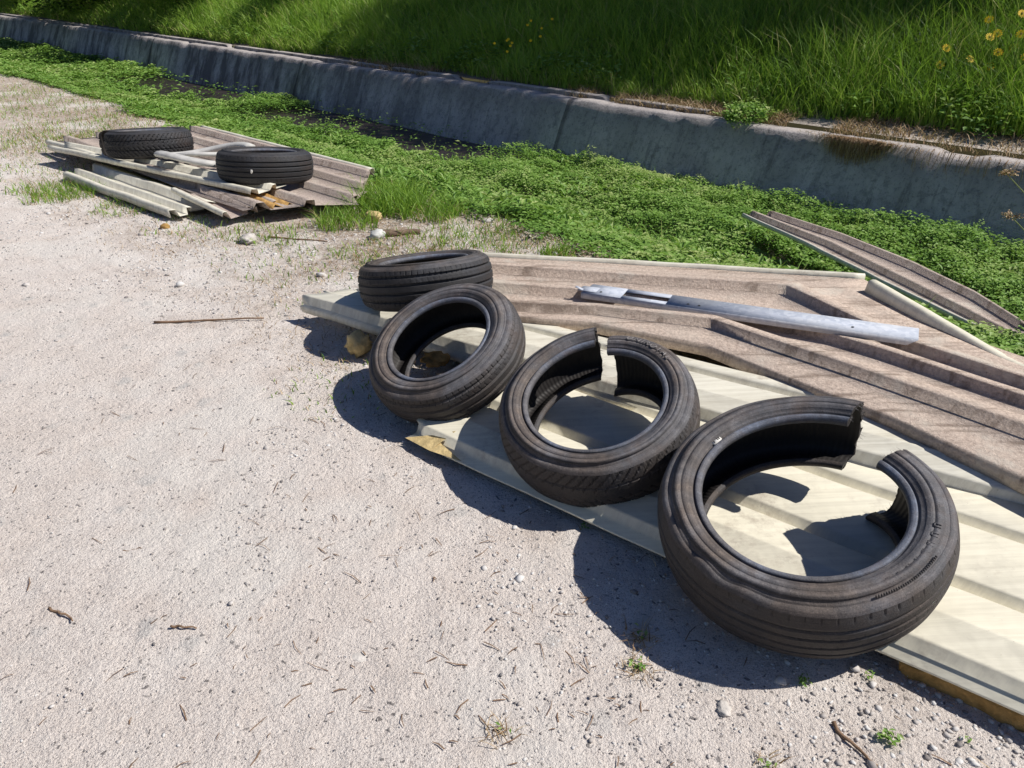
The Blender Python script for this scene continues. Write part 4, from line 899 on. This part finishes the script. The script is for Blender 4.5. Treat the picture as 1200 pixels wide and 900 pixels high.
# shrubs, trees
def shrub(x, y, r, h, n, label, name='shrub', leaf=.06, dark=0., z=None, group=None, mat='leafT'):
    z = gz(x, y) if z is None else z; root = empty(name, (x, y, z), label, 'shrub', group)
    a = rng.random(n) * 6.283; c = rng.random(n) * 2 - 1; q = (.45 + .6 * rng.random(n)); cl = noise(np.cos(a) * 2 + x, c * 2 + np.sin(a), 2.2, 3, 2); q = q * (.6 + .8 * cl)
    s_ = np.sqrt(1 - c ** 2); X = r * q * s_ * np.cos(a); Y = r * q * s_ * np.sin(a); Z = h * .5 + h * .55 * q * c
    k = Z > -.05; v, f, t = leaves('l', X[k], Y[k], Z[k], leaf * (.6 + .8 * rng.random(k.sum())), .3, None, (.5 * q + .4 * cl - dark)[k], None, None, .6)
    mesh_np('foliage', v, [f], M[mat], root, colattr=np.clip(t, 0, 1))
    for i in range(4):
        an = i * 1.6 + x; tube('branch', [(0, 0, -.05), (r * .2 * math.cos(an), r * .2 * math.sin(an), h * .3), (r * .45 * math.cos(an), r * .45 * math.sin(an), h * .65)], [.02, .014, .006], M['bark'], root, 6)
shrub(2.13, 7.28, .24, .22, 2200, 'leafy dark green clump spilling over the wall edge', 'trailing_herb', .034, -.05, -.02, mat='leafA')
shrub(3.08, 6.34, .10, .18, 90, 'small sprig rooted at the foot of the wall', 'sprig', .06, -.3, -.5, mat='leafA')
GB = 'dark bushes at the upper left'
shrub(-10.2, 21.0, 2.2, 2.0, 9000, 'dark bush furthest left along the top of the wall', leaf=.13, dark=.2, group=GB)
shrub(-6.6, 18.3, 1.9, 1.9, 9000, 'dark bush beside the sunlit grass at the upper left', leaf=.12, dark=.15, group=GB)
shrub(-14.5, 26.0, 3., 3, 9000, 'dark bush at the far upper left corner', leaf=.18, dark=.25, group=GB)
shrub(-3.6, 15.6, .9, .9, 3500, 'low green bush at the back of the sunlit grass', leaf=.08, dark=-.1, mat='leafA')
# root mat hanging over the wall
def roots(x0, x1, n, L, label, seed, lump_=True):
    rr = np.random.default_rng(seed); V = []; sets = []
    u0 = x0; u = (u0 + x1) / 2 + (x1 - u0) * .28 * rr.normal(0, 1, n) if lump_ else u0 + (x1 - u0) * rr.random(n); v = 6.50 - .05 * rr.random(n); x, y = uv2xy(u, v); z = .07 - .02 * rr.random(n)
    h = L * (.2 + 1.0 * rr.random(n) ** 1.5) * (np.exp(-((u - (u0 + x1) / 2) / (x1 - u0) / .5) ** 2) if lump_ else 1); P = np.stack([x, y, z], 1); VV = []
    out_ = np.array([-SQ, -SQ, 0.])
    for t in (0, .33, .66, 1.):
        c = P + out_ * (.05 * math.sin(t * 2.6) + .03 * t) + np.stack([0 * h, 0 * h, -h * t ** 1.1 + .02 * math.sin(t * 3)], 1) + rr.normal(0, .012 * t + .002, (n, 3)); s_ = np.array([SQ, -SQ, 0]) * (.0022 * (1.1 - t)); VV += [c - s_, c + s_]
    V = np.stack(VV, 1).reshape(-1, 3); k = np.arange(n)[:, None] * 8; F = np.concatenate([k + [2 * i, 2 * i + 1, 2 * i + 3, 2 * i + 2] for i in range(3)], 0)
    tag(mesh_np('hanging_roots', V, [F], M['dry'], colattr=np.repeat(.1 + .7 * rr.random(n) ** 2, 8)), label, 'roots')
roots(-2.8, -2.25, 1100, .24, 'matted brown root clump hanging over the wall', 5)
roots(-2.2, -1.0, 110, .22, 'thin pale roots dangling down the wall at the right', 6, False)
def ang_tree(x, y, H, r, n, label, seed):
    global rng
    keep = rng; rng = np.random.default_rng(seed); z = gz(x, y); root = empty('tree', (x, y, z), label, 'tree', 'trees on the bank outside the photo')
    t = np.linspace(0, 1, 9); tube('trunk', np.stack([.25 * np.sin(t * 2 + seed), .2 * t, H * .8 * t - .1], 1), np.linspace(.14, .05, 9), M['bark'], root, 10)
    V = []; F = []; T = []; b = 0
    for i in range(14):
        a = rng.random() * 6.283; e = rng.random(); cz = H * (.5 + .45 * e); cr = r * (1 - .5 * e) * (.4 + .6 * rng.random()); c = np.array([cr * math.cos(a), cr * math.sin(a), cz])
        tube('limb', [(0, .1, H * .4 * (1 + .5 * e)), tuple(c * np.array([.5, .5, .9])), tuple(c)], [.05, .03, .01], M['bark'], root, 6)
        m = n // 14; P = rng.normal(0, 1, (m, 3)); P = P / np.linalg.norm(P, axis=1)[:, None] * (rng.random(m) ** .4)[:, None] * r * .42 + c
        v, f, tt = leaves('l', P[:, 0], P[:, 1], P[:, 2], .10 + .06 * rng.random(m), .3, None, rng.random(m), None, None, .6); V.append(v); F.append(f + b); T.append(tt); b += len(v)
    mesh_np('crown', np.vstack(V), [np.vstack(F)], M['leafT'], root, colattr=np.concatenate(T)); rng = keep
for i, (x, y, H, r) in enumerate([(9.0, 8.9, 6.2, 1.9), (6.8, 10.2, 6.2, 2.0), (4.9, 12.0, 6.2, 2.0), (8.2, 12.2, 7, 2.4), (11.4, 10.2, 7.0, 2.2), (-2.2, 22.5, 7.5, 3.2), (-8., 26.5, 8, 3.6)]):
    ang_tree(x, y, H, r, 13500, ['leafy tree standing nearest the wall at the right of the bank', 'middle tree of the three nearest the wall on the bank', 'leafy tree furthest left of the three nearest the wall', 'broad leafy tree in the second row on the bank', 'leafy tree furthest right in the second row on the bank', 'large tree behind the sunlit bank grass', 'largest tree behind the dark bushes'][i], 100 + i)

# ---------------------------------------------------------------- light, camera
SD = Vector((.84, -.03, 1.0)).normalized()
el = math.asin(SD.z); azm = math.atan2(SD.x, SD.y)
w = bpy.data.worlds.new('World'); sc.world = w; w.use_nodes = True
bg = w.node_tree.nodes['Background']; sky = w.node_tree.nodes.new('ShaderNodeTexSky'); sky.sky_type = 'NISHITA'; sky.sun_disc = False
sky.sun_elevation = el; sky.sun_rotation = azm; sky.air_density = 1.2; sky.dust_density = .6
hs = w.node_tree.nodes.new('ShaderNodeHueSaturation'); hs.inputs['Saturation'].default_value = 1.25; hs.inputs['Hue'].default_value = .515
w.node_tree.links.new(sky.outputs[0], hs.inputs['Color']); w.node_tree.links.new(hs.outputs[0], bg.inputs[0]); bg.inputs[1].default_value = .055
sun = bpy.data.lights.new('sun', 'SUN'); sun.energy = 5.0; sun.angle = R_(.5); sun.color = (1., .955, .885)
so = bpy.data.objects.new('sun', sun); col.objects.link(so); so.rotation_euler = SD.to_track_quat('Z', 'Y').to_euler()
cam = bpy.data.cameras.new('camera'); co_ = bpy.data.objects.new('camera', cam); col.objects.link(co_); sc.camera = co_
cam.sensor_width = 36; cam.lens = 27; cam.clip_end = 500; cam.clip_start = .05
co_.location = (0, 0, 1.3); co_.rotation_euler = (R_(90 - 28.7), 0, 0)
sc.view_settings.view_transform = 'Standard'; sc.view_settings.look = 'None'; sc.view_settings.exposure = 0; sc.view_settings.gamma = 1
